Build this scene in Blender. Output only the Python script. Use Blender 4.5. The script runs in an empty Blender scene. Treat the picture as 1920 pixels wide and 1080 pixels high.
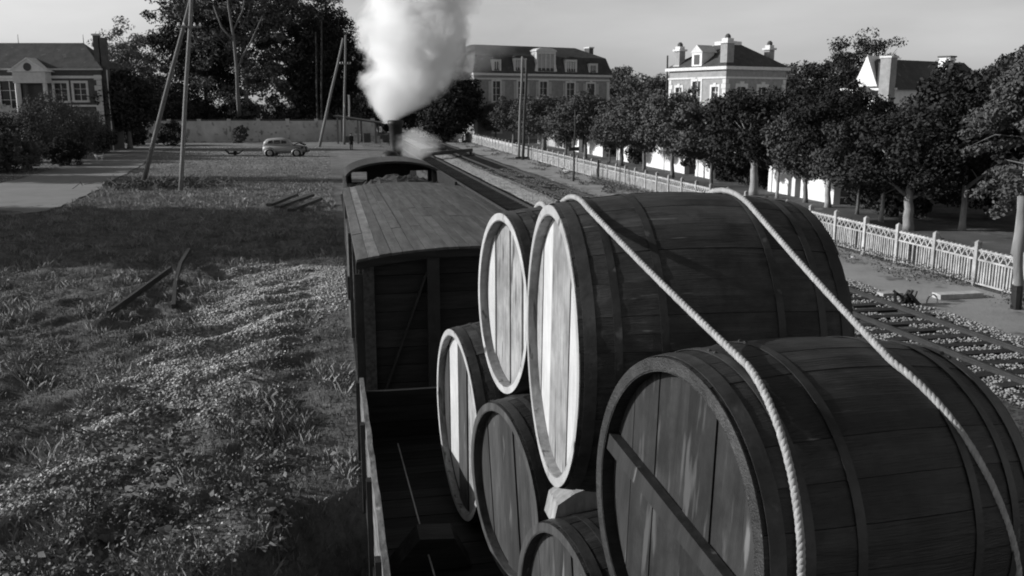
import bpy, math, random
import numpy as np
from mathutils import Vector, Matrix, noise

# ------------------------------------------------------------------ camera, world, sun, exposure
R_ = math.radians
sc = bpy.context.scene
C = bpy.data.collections.new("place"); sc.collection.children.link(C)
F, CX, CY, H = 1700.0, 960.0, 540.0, 5.2
PITCH, YAW = R_(11.634), R_(11.401)
cd = bpy.data.cameras.new("camera"); cam = bpy.data.objects.new("camera", cd); sc.collection.objects.link(cam)
cam.location = (0, 0, H); cam.rotation_euler = (math.pi/2-PITCH, 0, -YAW)
cd.sensor_width = 36; cd.lens = 36*F/1920; cd.clip_start = .1; cd.clip_end = 3000
cd.dof.use_dof = True; cd.dof.focus_distance = 7.0; cd.dof.aperture_fstop = 8
sc.camera = cam
SUN_EL, SUN_AZ = R_(20), math.atan2(.23, -.975)       # direction towards the sun: left of the train, slightly ahead
SV = Vector((math.cos(SUN_EL)*math.cos(SUN_AZ), math.cos(SUN_EL)*math.sin(SUN_AZ), math.sin(SUN_EL)))
w = bpy.data.worlds.new("World"); sc.world = w; w.use_nodes = True
nt = w.node_tree; nt.nodes.clear(); VEIL = 2.7
sky = nt.nodes.new("ShaderNodeTexSky"); sky.sky_type = 'NISHITA'; sky.sun_disc = False
sky.sun_elevation = SUN_EL; sky.sun_rotation = math.atan2(SV.x, SV.y)
sky.air_density = 1.0; sky.dust_density = 1.5; sky.ozone_density = 1
bw = nt.nodes.new("ShaderNodeRGBToBW")                 # the photograph is black and white: the sky is grey
tc = nt.nodes.new("ShaderNodeTexCoord"); mp = nt.nodes.new("ShaderNodeMapping"); mp.inputs['Scale'].default_value = (1.2, 1.2, 5)
nz = nt.nodes.new("ShaderNodeTexNoise"); nz.inputs['Scale'].default_value = 1.6; nz.inputs['Detail'].default_value = 6
mr = nt.nodes.new("ShaderNodeMapRange"); mr.inputs['From Min'].default_value = .3; mr.inputs['From Max'].default_value = .75
mr.inputs['To Min'].default_value = .76; mr.inputs['To Max'].default_value = 1.3
mu = nt.nodes.new("ShaderNodeMath"); mu.operation = 'MULTIPLY'
bg = nt.nodes.new("ShaderNodeBackground"); bg.inputs['Strength'].default_value = .09
wo = nt.nodes.new("ShaderNodeOutputWorld")
L = nt.links.new
L(sky.outputs[0], bw.inputs[0]); L(tc.outputs['Generated'], mp.inputs[0]); L(mp.outputs[0], nz.inputs[0]); L(nz.outputs[0], mr.inputs[0])
# a thin cloud veil, thicker towards the horizon all the way round
sp = nt.nodes.new("ShaderNodeSeparateXYZ"); L(tc.outputs['Generated'], sp.inputs[0])
vz = nt.nodes.new("ShaderNodeMapRange"); vz.inputs['From Min'].default_value = 0; vz.inputs['From Max'].default_value = 1; vz.inputs['To Min'].default_value = 1; vz.inputs['To Max'].default_value = .0; L(sp.outputs['Z'], vz.inputs[0])
pw = nt.nodes.new("ShaderNodeMath"); pw.operation = 'POWER'; L(vz.outputs[0], pw.inputs[0]); pw.inputs[1].default_value = 3.5
vl = nt.nodes.new("ShaderNodeMath"); vl.operation = 'MULTIPLY'; L(pw.outputs[0], vl.inputs[0]); vl.inputs[1].default_value = VEIL
ad_ = nt.nodes.new("ShaderNodeMath"); ad_.operation = 'ADD'; L(vl.outputs[0], ad_.inputs[0]); L(bw.outputs[0], ad_.inputs[1])
L(ad_.outputs[0], mu.inputs[0]); L(mr.outputs[0], mu.inputs[1]); L(mu.outputs[0], bg.inputs[0]); L(bg.outputs[0], wo.inputs[0])
sl = bpy.data.lights.new("sun", 'SUN'); sl.energy = 4.8; sl.angle = R_(.6); so = bpy.data.objects.new("sun", sl); sc.collection.objects.link(so)
so.rotation_euler = SV.to_track_quat('Z', 'Y').to_euler()
vs = sc.view_settings; vs.view_transform = 'Standard'; vs.look = 'None'; vs.gamma = 1; vs.use_curve_mapping = False; vs.exposure = .02
sc.cycles.filter_width = 1.9; sc.cycles.volume_bounces = 12; sc.cycles.volume_step_rate = 1.0; sc.cycles.max_bounces = 12
sc.cycles.volume_max_steps = 128

# ------------------------------------------------------------------ helpers
rt = Vector((math.cos(YAW), -math.sin(YAW), 0)); fw = Vector((math.sin(YAW)*math.cos(PITCH), math.cos(YAW)*math.cos(PITCH), -math.sin(PITCH)))
up = rt.cross(fw)
def ray(px, py): return rt*((px-CX)/F)+up*((CY-py)/F)+fw
def G(px, py, z=0.0):
    r = ray(px, py); return Vector((0, 0, H))+r*((z-H)/r.z)
def atY(px, py, Y):
    r = ray(px, py); return Vector((0, 0, H))+r*(Y/r.y)
def plane_map(p0, yaw):
    """survey helper: real position on an upright plane through p0 with heading yaw -> (along, height)"""
    d = Vector((math.cos(yaw), math.sin(yaw), 0)); n = Vector((-math.sin(yaw), math.cos(yaw), 0))
    def f(px, py):
        r = ray(px, py); o = Vector((0, 0, H)); t = (p0-o).dot(n)/r.dot(n); q = o+r*t
        return (q-p0).dot(d), q.z-p0.z
    return f
rnd = random.Random(7)

def empty(name, loc, label, cat, group=None, rz=0, kind=None):
    o = bpy.data.objects.new(name, None); C.objects.link(o); o.location = loc; o.rotation_euler = (0, 0, rz)
    o.empty_display_size = .3
    return tag(o, label, cat, group, kind)
def tag(o, label=None, cat=None, group=None, kind=None):
    if label: o['label'] = label
    if cat: o['category'] = cat
    if group: o['group'] = group
    if kind: o['kind'] = kind
    return o
def link(name, me, parent=None, loc=None, rot=None):
    o = bpy.data.objects.new(name, me); C.objects.link(o)
    if parent: o.parent = parent
    if loc is not None: o.location = loc
    if rot is not None: o.rotation_euler = rot
    return o
def copy_tree(o, parent=None):
    c = o.copy(); C.objects.link(c)
    if parent is not None: c.parent = parent
    for ch in list(o.children): copy_tree(ch, c)
    return c
class MB:
    def __init__(s): s.v = []; s.f = []
    def add(s, v, f):
        n = len(s.v); s.v += [tuple(p) for p in v]; s.f += [tuple(i+n for i in q) for q in f]; return s
    def box(s, c, d, rz=0, rx=0, ry=0):
        m = Matrix.Translation(c) @ Matrix.Rotation(rz, 4, 'Z') @ Matrix.Rotation(ry, 4, 'Y') @ Matrix.Rotation(rx, 4, 'X')
        a, b, e = d[0]/2, d[1]/2, d[2]/2
        v = [m @ Vector((x, y, z)) for z in (-e, e) for y in (-b, b) for x in (-a, a)]
        return s.add(v, [(0, 2, 3, 1), (4, 5, 7, 6), (0, 1, 5, 4), (2, 6, 7, 3), (0, 4, 6, 2), (1, 3, 7, 5)])
    def b2(s, x0, x1, y0, y1, z0, z1): return s.box(((x0+x1)/2, (y0+y1)/2, (z0+z1)/2), (abs(x1-x0), abs(y1-y0), abs(z1-z0)))
    def bar(s, a, b, wx, wy=None):
        a, b = Vector(a), Vector(b); wy = wy or wx; d = b-a; q = d.to_track_quat('Z', 'Y').to_matrix().to_4x4()
        m = Matrix.Translation(a) @ q; h = d.length
        v = [m @ Vector((x, y, z)) for z in (0, h) for y in (-wy/2, wy/2) for x in (-wx/2, wx/2)]
        return s.add(v, [(0, 2, 3, 1), (4, 5, 7, 6), (0, 1, 5, 4), (2, 6, 7, 3), (0, 4, 6, 2), (1, 3, 7, 5)])
    def tube(s, pts, rad, n=8, cap=True):
        pts = [Vector(p) for p in pts]; N = len(pts)
        if not hasattr(rad, '__len__'): rad = [rad]*N
        v = []; u = None
        for i, p in enumerate(pts):
            t = (pts[min(i+1, N-1)]-pts[max(i-1, 0)]).normalized()
            if u is None: u = t.orthogonal().normalized()
            u = (u-t*u.dot(t)); u = u.normalized() if u.length > 1e-6 else t.orthogonal().normalized()
            w_ = t.cross(u)
            v += [p+(u*math.cos(2*math.pi*k/n)+w_*math.sin(2*math.pi*k/n))*rad[i] for k in range(n)]
        f = [(i*n+k, i*n+(k+1) % n, (i+1)*n+(k+1) % n, (i+1)*n+k) for i in range(N-1) for k in range(n)]
        if cap: f += [tuple(range(n))[::-1], tuple((N-1)*n+k for k in range(n))]
        return s.add(v, f)
    def prism(s, poly, y0, y1):
        """poly in xz, extruded along y"""
        n = len(poly); v = [(x, y0, z) for x, z in poly]+[(x, y1, z) for x, z in poly]
        return s.add(v, [tuple(range(n)), tuple(range(2*n-1, n-1, -1))]+[(i, i+n, (i+1) % n+n, (i+1) % n) for i in range(n)])
    def blob(s, c, r, n=1, jit=.15, sq=(1, 1, 1), seed=0):
        import bmesh
        bm = bmesh.new(); bmesh.ops.create_icosphere(bm, subdivisions=n, radius=1); rr = random.Random(seed)
        v = []
        for q in bm.verts:
            k = 1+rr.uniform(-jit, jit); v.append((c[0]+q.co.x*r*k*sq[0], c[1]+q.co.y*r*k*sq[1], c[2]+q.co.z*r*k*sq[2]))
        f = [tuple(x.index for x in fa.verts) for fa in bm.faces]; bm.free(); return s.add(v, f)
    def mesh(s, name, mat, smooth=False):
        me = bpy.data.meshes.new(name); me.from_pydata(s.v, [], s.f); me.validate()
        import bmesh
        if len(s.f) < 20000:
            bm = bmesh.new(); bm.from_mesh(me); bmesh.ops.recalc_face_normals(bm, faces=bm.faces); bm.to_mesh(me); bm.free()
        if mat: me.materials.append(mat)
        if smooth:
            for p in me.polygons: p.use_smooth = True
        return me
    def build(s, name, mat, parent=None, smooth=False, rel=None):
        """rel: the world position of the parent thing when the shape was laid out in world coordinates"""
        if rel is not None: s.v = [(a-rel[0], b-rel[1], c-rel[2]) for a, b, c in s.v]
        return link(name, s.mesh(name, mat, smooth), parent)
def bulk(name, V, Fa, mat, parent=None, smooth=False):
    me = bpy.data.meshes.new(name); V = np.asarray(V, dtype=np.float32); Fa = np.asarray(Fa, dtype=np.int32)
    n, k = Fa.shape
    me.vertices.add(len(V)); me.vertices.foreach_set('co', V.ravel())
    me.loops.add(n*k); me.loops.foreach_set('vertex_index', Fa.ravel())
    me.polygons.add(n); me.polygons.foreach_set('loop_start', np.arange(0, n*k, k, dtype=np.int32))
    me.polygons.foreach_set('loop_total', np.full(n, k, dtype=np.int32)); me.update(calc_edges=True)
    me.materials.append(mat)
    return me
rs = np.random.RandomState(5)

# ------------------------------------------------------------------ materials (all grey: a black and white photograph)
def mat(name, c, var=.35, scale=4, rough=.85, bump=.3, bscale=30, stretch=(1, 1, 1), rand=.25, spec=.25, metal=0, spots=None, detail=8, dist=.02, blotch=0):
    m = bpy.data.materials.new(name); m.use_nodes = True; t = m.node_tree; b = t.nodes['Principled BSDF']; l = t.links.new; N = t.nodes.new
    co = N('ShaderNodeTexCoord'); ma = N('ShaderNodeMapping'); ma.inputs['Scale'].default_value = stretch; l(co.outputs['Object'], ma.inputs[0])
    n1 = N('ShaderNodeTexNoise'); n1.inputs['Scale'].default_value = scale; n1.inputs['Detail'].default_value = detail; n1.inputs['Roughness'].default_value = .65
    oi = N('ShaderNodeObjectInfo'); off = N('ShaderNodeVectorMath'); off.operation = 'SCALE'; off.inputs['Scale'].default_value = 37
    cmb = N('ShaderNodeCombineXYZ'); l(oi.outputs['Random'], cmb.inputs[0]); l(oi.outputs['Random'], cmb.inputs[1]); l(cmb.outputs[0], off.inputs[0])
    ad = N('ShaderNodeVectorMath'); l(ma.outputs[0], ad.inputs[0]); l(off.outputs[0], ad.inputs[1]); l(ad.outputs[0], n1.inputs[0])
    r1 = N('ShaderNodeMapRange'); r1.inputs[1].default_value = .3; r1.inputs[2].default_value = .7; r1.inputs[3].default_value = 1-var; r1.inputs[4].default_value = 1+var; l(n1.outputs[0], r1.inputs[0])
    r2 = N('ShaderNodeMapRange'); r2.inputs[3].default_value = (1-rand)*c; r2.inputs[4].default_value = (1+rand)*c; l(oi.outputs['Random'], r2.inputs[0])
    mm = N('ShaderNodeMath'); mm.operation = 'MULTIPLY'; l(r1.outputs[0], mm.inputs[0]); l(r2.outputs[0], mm.inputs[1])
    out = mm.outputs[0]
    if blotch:                                         # broad weather stains that cross the grain
        nb = N('ShaderNodeTexNoise'); nb.inputs['Scale'].default_value = 2.6; nb.inputs['Detail'].default_value = 7; nb.inputs['Roughness'].default_value = .7
        wp = N('ShaderNodeVectorMath'); l(co.outputs['Object'], wp.inputs[0]); l(off.outputs[0], wp.inputs[1]); l(wp.outputs[0], nb.inputs[0])
        rb = N('ShaderNodeMapRange'); rb.inputs[1].default_value = .36; rb.inputs[2].default_value = .64; rb.inputs[3].default_value = 1-blotch; rb.inputs[4].default_value = 1+blotch; l(nb.outputs[0], rb.inputs[0])
        mb_ = N('ShaderNodeMath'); mb_.operation = 'MULTIPLY'; l(out, mb_.inputs[0]); l(rb.outputs[0], mb_.inputs[1]); out = mb_.outputs[0]
    if spots:                                          # (value, scale, threshold): stains or pale flecks
        n3 = N('ShaderNodeTexNoise'); n3.inputs['Scale'].default_value = spots[1]; n3.inputs['Detail'].default_value = 6; l(ad.outputs[0], n3.inputs[0])
        r3 = N('ShaderNodeMapRange'); r3.inputs[1].default_value = spots[2]; r3.inputs[2].default_value = spots[2]+.08; l(n3.outputs[0], r3.inputs[0])
        mx = N('ShaderNodeMix'); mx.data_type = 'FLOAT'; l(r3.outputs[0], mx.inputs[0]); l(out, mx.inputs[2]); mx.inputs[3].default_value = spots[0]; out = mx.outputs[0]
    l(out, b.inputs['Base Color']); b.inputs['Roughness'].default_value = rough; b.inputs['Specular IOR Level'].default_value = spec; b.inputs['Metallic'].default_value = metal
    if bump:
        n2 = N('ShaderNodeTexNoise'); n2.inputs['Scale'].default_value = bscale; n2.inputs['Detail'].default_value = 6; l(ad.outputs[0], n2.inputs[0])
        bu = N('ShaderNodeBump'); bu.inputs['Strength'].default_value = bump; bu.inputs['Distance'].default_value = dist; l(n2.outputs[0], bu.inputs['Height']); l(bu.outputs[0], b.inputs['Normal'])
    return m
M = {}
M['oak'] = mat('barrel_oak', .031, .45, 2.2, .6, .7, 9, (.8, 13, 13), .3, .4, spots=(.13, 3.2, .68), dist=.008, blotch=.65)
M['oak_dark'] = mat('barrel_oak_dark', .019, .5, 2.0, .55, .7, 9, (.8, 13, 13), .35, .4, spots=(.11, 3.2, .69), dist=.008, blotch=.7)
M['streak'] = mat('head_board_streaked', .016, .6, 2.4, .6, .4, 12, (5, 5, .6), .3, .35, spots=(.065, 3.2, .58), dist=.004, blotch=.6)
M['pale'] = mat('head_board_pale', .46, .10, 4, .8, .3, 12, (7, 7, .8), .08, .2, spots=(.12, 2.4, .65), dist=.004, blotch=.12)
M['pale2'] = mat('head_board_grey', .25, .28, 3.5, .8, .35, 12, (6, 6, .8), .12, .2, spots=(.06, 2.4, .61), dist=.004, blotch=.3)
M['mid'] = mat('head_board_brown', .045, .55, 3, .7, .4, 12, (5, 5, .8), .25, .3, spots=(.22, 4, .68), dist=.004)
M['dark'] = mat('head_board_dark', .028, .6, 2.6, .65, .4, 12, (5, 5, .7), .3, .35, spots=(.14, 3, .64), dist=.004)
M['chime'] = mat('chime_pale', .36, .25, 5, .8, .3, 30, (1, 1, 1), .1, .2, spots=(.08, 7, .62))
M['hoop'] = mat('hoop_iron', .024, .5, 5, .5, .5, 40, (1, 1, 1), .45, .5, .0, spots=(.09, 9, .66), dist=.004, blotch=.6)
M['rope'] = mat('rope_hemp', .31, .3, 9, .9, .4, 90, rand=.03, dist=.003)
M['board'] = mat('wagon_board', .05, .5, 3, .8, .6, 8, (6, .6, 6), .35, spots=(.12, 4, .72), dist=.01)
M['boardz'] = mat('wagon_end_board', .02, .5, 3, .8, .6, 8, (.6, 6, 6), .35, spots=(.07, 4, .72), dist=.01)
M['sill'] = mat('wagon_side_worn', .13, .7, 4, .8, .7, 10, (3, 1, 3), .1, spots=(.4, 6, .66), dist=.01)
M['roof'] = mat('wagon_roof', .085, .4, 2.2, .9, .5, 14, (4, .5, 4), .16, spots=(.15, 3, .70), dist=.01, blotch=.15)
M['roofpale'] = mat('wagon_roof_pale_board', .15, .4, 2.2, .9, .5, 14, (4, .5, 4), .15, blotch=.3)
M['iron'] = mat('black_iron', .018, .5, 3, .55, .3, 20, rand=.2, spec=.4)
M['coal'] = mat('coal', .02, .5, 9, .5, .6, 20, rand=0, spec=.5)
M['ballast'] = mat('ballast', .16, .5, 3, .95, .8, 25, rand=.1, spots=(.34, 14, .6))
M['stone'] = mat('ballast_stone', .29, .4, 6, .95, .2, 30, rand=0)
M['bed'] = mat('track_bed', .085, .55, 1.6, .95, .8, 22, rand=.1, spots=(.2, 16, .66))
M['sleeper'] = mat('sleeper', .03, .5, 3, .9, .5, 15, (1, 5, 5), .3)
M['rail'] = mat('rail_steel', .03, .4, 4, .55, .2, 20, rand=.1, spec=.5)
M['dirt'] = mat('yard_dirt', .26, .28, .35, .95, .6, 10, rand=0, spots=(.11, 1.1, .60))
M['path'] = mat('path', .21, .14, .5, .95, .4, 12, rand=0)
M['concrete'] = mat('fence_concrete', .36, .25, 3, .9, .3, 30, rand=.16, blotch=.25)
M['pole'] = mat('pole_wood', .17, .25, 3, .85, .4, 12, (6, 6, .6), .15)
M['poledark'] = mat('pole_tarred', .05, .4, 3, .85, .4, 12, (6, 6, .6), .15)
M['white'] = mat('white_paint', .75, .12, 2, .7, .1, 30, rand=.03)
M['wallpale'] = mat('wall_render', .55, .22, .5, .95, .3, 12, rand=.06, spots=(.28, 1.3, .58))
M['wallwhite'] = mat('garden_wall_white', .7, .1, .8, .95, .2, 12, rand=.04)
M['brick'] = mat('brick', .10, .22, 2.5, .95, .5, 25, rand=.03)
M['brickpale'] = mat('pale_brick', .3, .2, 2.5, .95, .4, 25, rand=.03)
M['brickm'] = mat('mansion_brick', .28, .2, 2.5, .95, .5, 25, rand=.03)
M['trim'] = mat('stone_trim', .62, .12, 3, .9, .2, 25, rand=.05)
M['slate'] = mat('roof_slate', .065, .3, 1.5, .8, .5, 20, rand=.06, spots=(.12, 2, .62))
M['curtain'] = mat('window_curtain', .45, .15, 3, .8, 0, rand=.2)
M['pane'] = mat('window_pane', .015, .2, 2, .35, 0, rand=.1, spec=.6)
M['shutter'] = mat('shutter', .42, .15, 3, .7, .1, rand=.1)
M['leafa'] = mat('foliage_mid', .095, .35, 2.5, .85, 0, rand=.1, spec=.1)
M['leafb'] = mat('foliage_dark', .036, .35, 2.5, .85, 0, rand=.1, spec=.1)
M['leafc'] = mat('foliage_pale', .16, .35, 2.5, .85, 0, rand=.1, spec=.1)
M['bark'] = mat('bark', .14, .35, 4, .95, .6, 14, (3, 3, .6), .15)
M['barkpale'] = mat('bark_pale', .28, .25, 4, .95, .6, 14, (3, 3, .6), .1)
M['grass'] = mat('grass_blades', .16, .6, .8, .9, 0, rand=0, spec=.1)
M['grassdry'] = mat('grass_dry', .27, .5, 1.0, .9, 0, rand=0, spec=.1)
M['weed'] = mat('weed_leaves', .13, .5, 5, .7, 0, rand=0, spec=.3)
M['litter'] = mat('leaf_litter', .45, .6, 9, .7, 0, rand=0, spec=.3)
M['carpaint'] = mat('car_paint', .3, .06, 2, .4, 0, rand=0, spec=.4)
M['rubber'] = mat('tyre_rubber', .02, .2, 5, .8, 0, rand=0)
M['cloth'] = mat('dark_cloth', .02, .2, 8, .9, 0, rand=0)
M['skin'] = mat('skin', .35, .05, 8, .6, 0, rand=0)
M['fur'] = mat('pale_fur', .5, .15, 8, .9, 0, rand=0)

# ------------------------------------------------------------------ ground
def sm(a, b, x): t = np.clip((x-a)/(b-a), 0, 1); return t*t*(3-2*t)
_pn = {}
def hgt(x, y):
    """height of the field; flat under the tracks, lumpy on the left, a dip added beside the train to shade itself black"""
    u, v_ = x*.8+y*.6, -x*.6+y*.8
    n = noise.noise(Vector((x*.35+y*.1, y*.25, 3.1)))*.16+noise.noise(Vector((u*.6, v_*1.5, 9)))*.24+noise.noise(Vector((u*2.4, v_*3.4, 5)))*.07+noise.noise(Vector((x*7, y*7, 5)))*.02
    e = float(sm(.2, -1.0, x)*sm(60, 38, y))
    h = n*e
    s = (x+1.05)-(y-10.4)*.8
    h -= 1.35*float(sm(0, 1.0, s))*float(sm(1.0, .2, x))*float(sm(13, 11.5, y))  # added dip: its steep bank keeps this strip of ground out of the sun
    return h-.004
xs = np.unique(np.round(np.concatenate([np.linspace(-900, -60, 15), np.linspace(-60, -22, 20), np.linspace(-22, -9, 44), np.linspace(-9, .6, 110), np.linspace(.6, 30, 16), np.linspace(30, 900, 16)]), 3))
ys = np.unique(np.round(np.concatenate([np.linspace(-60, 2, 8), np.linspace(2, 26, 230), np.linspace(26, 60, 110), np.linspace(60, 130, 36), np.linspace(130, 1500, 16)]), 3))
V = [(x, y, hgt(x, y) if (-22 < x < 1.2 and y < 62) else -.004) for y in ys for x in xs]
nx = len(xs); Fq = [(j*nx+i, j*nx+i+1, (j+1)*nx+i+1, (j+1)*nx+i) for j in range(len(ys)-1) for i in range(nx-1)]
gm = bpy.data.materials.new('field_ground'); gm.use_nodes = True
t = gm.node_tree; b = t.nodes['Principled BSDF']; N = t.nodes.new; l = t.links.new
co = N('ShaderNodeTexCoord'); sx = N('ShaderNodeSeparateXYZ'); l(co.outputs['Object'], sx.inputs[0])
def nzn(s, d=8, st=(1, 1, 1)):
    q = N('ShaderNodeMapping'); q.inputs['Scale'].default_value = st; l(co.outputs['Object'], q.inputs[0])
    n = N('ShaderNodeTexNoise'); n.inputs['Scale'].default_value = s; n.inputs['Detail'].default_value = d; n.inputs['Roughness'].default_value = .7; l(q.outputs[0], n.inputs[0]); return n.outputs[0]
def rng(i, a, b_, c, d):
    n = N('ShaderNodeMapRange'); n.inputs[1].default_value = a; n.inputs[2].default_value = b_; n.inputs[3].default_value = c; n.inputs[4].default_value = d
    l(i, n.inputs[0]); return n.outputs[0]
def mth(op, a, b_):
    n = N('ShaderNodeMath'); n.operation = op
    for k, q in ((0, a), (1, b_)):
        if isinstance(q, (int, float)): n.inputs[k].default_value = q
        else: l(q, n.inputs[k])
    return n.outputs[0]
g1 = mth('MULTIPLY', rng(nzn(.8), .3, .7, .06, .2), rng(nzn(6), .3, .7, .6, 1.4))      # rough grass
g2 = mth('MULTIPLY', rng(nzn(.25, 8, (1, 1, 1)), .35, .65, .16, .26), rng(nzn(3), .3, .7, .75, 1.25))  # yard dirt farther away
msk = rng(mth('ADD', sx.outputs['Y'], mth('MULTIPLY', rng(nzn(.12), 0, 1, -1, 1), 60)), 66, 96, 0, 1)
mx = N('ShaderNodeMix'); mx.data_type = 'FLOAT'; l(msk, mx.inputs[0]); l(g1, mx.inputs[2]); l(g2, mx.inputs[3]); l(mx.outputs[0], b.inputs['Base Color'])
b.inputs['Roughness'].default_value = .95; b.inputs['Specular IOR Level'].default_value = .1
bu = N('ShaderNodeBump'); bu.inputs['Strength'].default_value = .9; bu.inputs['Distance'].default_value = .12; l(nzn(3.5, 10), bu.inputs['Height']); l(bu.outputs[0], b.inputs['Normal'])
at_ = N('ShaderNodeAttribute'); at_.attribute_name = 'stony'; stn = mth('MULTIPLY', rng(nzn(9), .35, .65, .16, .5), rng(nzn(1.5), .3, .7, .75, 1.2))
mx2 = N('ShaderNodeMix'); mx2.data_type = 'FLOAT'; l(at_.outputs['Fac'], mx2.inputs[0]); l(mx.outputs[0], mx2.inputs[2]); l(stn, mx2.inputs[3]); l(mx2.outputs[0], b.inputs['Base Color'])
me = bulk('ground', V, Fq, gm)
VA = np.array(V); SB = [G(*c) for c in [(655, 478), (600, 482), (520, 490), (440, 505), (395, 560), (350, 640), (260, 690), (215, 745), (130, 830), (30, 905), (-60, 960), (-60, 1010), (60, 985), (200, 900), (330, 800), (440, 730), (520, 640), (590, 590), (655, 560)]]
def inpoly(X, Y, poly):
    c = np.zeros(len(X), bool); j = len(poly)-1
    for i in range(len(poly)):
        xi, yi = poly[i]; xj, yj = poly[j]
        k = ((yi > Y) != (yj > Y)) & (X < (xj-xi)*(Y-yi)/(yj-yi+1e-9)+xi); c ^= k; j = i
    return c
SBP = [(q.x, q.y) for q in SB]
def stony(X, Y, jit=.5, seed=3):
    r = np.random.RandomState(seed); o = np.zeros(len(X))
    for k in range(6): o += inpoly(X+r.uniform(-jit, jit, len(X)), Y+r.uniform(-jit*1.4, jit*1.4, len(X)), SBP)
    return o/6
at2 = me.attributes.new('stony', 'FLOAT', 'POINT'); at2.data.foreach_set('value', (stony(VA[:, 0], VA[:, 1])*.85).astype(np.float32))
for p in me.polygons: p.use_smooth = True
tag(link('ground', me), kind='structure')

def sheet(name, pts, z, m, kind='structure', sub=None):
    v = [(p[0], p[1], z) for p in pts]; o = MB().add(v, [tuple(range(len(v)))]).build(name, m); return tag(o, kind=kind)
def wob(pts, amp=.25, n=14, seed=1):
    r = random.Random(seed); out = []
    for i in range(len(pts)):
        a, b_ = Vector(pts[i][:2]), Vector(pts[(i+1) % len(pts)][:2]); d = (b_-a); nn = Vector((-d.y, d.x)).normalized()
        for k in range(n): out.append(tuple(a+d*k/n+nn*(r.uniform(-amp, amp) if k else 0)))
    return out
# path on the left, from the bottom left edge to the wall
P = [G(-200, 350), G(0, 345), G(110, 315), G(200, 288), G(262, 275), G(262, 271), G(330, 272), G(312, 281), G(292, 292), G(262, 312), G(215, 337), G(160, 368), G(90, 396), G(0, 406), G(-200, 420)]
sheet('path', wob([(p.x, p.y) for p in P], .18, 8), .03, M['path'])
sheet('track_bed', [(.5, 12.5), (3.6, 12.5), (3.6, 48), (1.2, 48), (.6, 30)], .012, M['bed'])
sheet('gravel_strip', wob([(3.6, 5), (7.2, 5), (7.2, 160), (4.4, 160)], .12, 60, 3), .006, M['ballast'])
sheet('track_bed', wob([(7.3, 5), (10.4, 5), (10.4, 160), (7.3, 160)], .12, 60, 2), .016, M['bed'])
sheet('gravel_strip', wob([(10.2, 5), (11.8, 5), (11.8, 160), (10.2, 160)], .16, 60, 4), .022, mat('pale_gravel', .42, .35, 1.5, .95, .8, 25, rand=0, spots=(.14, 3, .62)))
sheet('track_bed', wob([(11.6, 5), (14.7, 5), (14.7, 160), (11.6, 160)], .16, 70, 5), .028, M['bed'])
sheet('yard', wob([(14.5, 5), (18.0, 5), (18.0, 200), (14.5, 200)], .15, 70, 6), .01, M['dirt'])
sheet('street', [(18.3, 5), (25.4, 5), (25.4, 210), (18.3, 210)], .004, mat('street_ground', .10, .35, .35, .95, .5, 12, rand=0, spots=(.2, .8, .6)))

# ------------------------------------------------------------------ railway tracks
def track(xc, y0, y1, label, seed):
    r = empty('railway_track', (xc, y0, 0), label, 'railway track', 'tracks beside the train'); rr = random.Random(seed)
    prof = [(-.035, .172), (.035, .172), (.035, .14), (.012, .125), (.012, .05), (.065, .036), (.065, .02), (-.065, .02), (-.065, .036), (-.012, .05), (-.012, .125), (-.035, .14)]
    rp = [(x, z+.03) for x, z in prof]
    for s in (-.755, .755):
        mb = MB(); n = len(rp); 
        mb.add([(x+s, 0, z) for x, z in rp]+[(x+s, y1-y0, z) for x, z in rp], [tuple(range(n)), tuple(range(2*n-1, n-1, -1))]+[(i, i+n, (i+1) % n+n, (i+1) % n) for i in range(n)])
        mb.build('rail', M['rail'], r)
    sme = MB().box((0, 0, 0), (2.5, .25, .13)).mesh('sleeper', M['sleeper'])
    y = .3
    while y < min(y1-y0, 110):
        link('sleeper', sme, r, (rr.uniform(-.04, .04), y+rr.uniform(-.04, .04), .02), (0, 0, rr.uniform(-.03, .03))); y += .66
    return r
track(13.15, 11, 160, 'outer railway track next to the fenced yard, pale stones between its sleepers', 1)
track(8.85, 11, 160, 'railway track running close beside the train, between train and pale gravel strip', 2)
def stones(name, n, fx, fy, s0, s1, mm, z=.02, flat=.6, seed=3, mask=None):
    r = np.random.RandomState(seed); X = r.uniform(*fx, n); Y = fy[0]+(fy[1]-fy[0])*r.uniform(0, 1, n)**1.5
    if mask is not None:
        k = mask(X, Y); X, Y = X[k], Y[k]; n = len(X)
    S = r.uniform(s0, s1, n)
    base = np.array([(1, 0, 0), (-1, 0, 0), (0, 1, 0), (0, -1, 0), (0, 0, flat), (0, 0, -flat)], float)
    Vv = base[None]*S[:, None, None]*(1+r.uniform(-.35, .35, (n, 6, 1))); a = r.uniform(0, 6.28, n); c, s_ = np.cos(a)[:, None], np.sin(a)[:, None]
    Vx = Vv[..., 0]*c-Vv[..., 1]*s_+X[:, None]; Vy = Vv[..., 0]*s_+Vv[..., 1]*c+Y[:, None]; Vz = Vv[..., 2]+z+S[:, None]*.3+r.uniform(-.01, .03, (n, 1))
    f8 = np.array([(0, 2, 4), (2, 1, 4), (1, 3, 4), (3, 0, 4), (2, 0, 5), (1, 2, 5), (3, 1, 5), (0, 3, 5)])
    Fa = (f8[None]+np.arange(n)[:, None, None]*6).reshape(-1, 3)
    return tag(link(name, bulk(name, np.stack([Vx, Vy, Vz], -1).reshape(-1, 3), Fa, mm)), kind='stuff')
stones('gravel', 30000, (12.05, 14.35), (11, 70), .015, .045, M['stone'], .05, seed=3,
       mask=lambda X, Y: (np.abs(((Y-11.3) % .66)-.33) < .16) & (np.sin(Y*2.3+X*3)+np.sin(Y*.9) > -.9))
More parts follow.
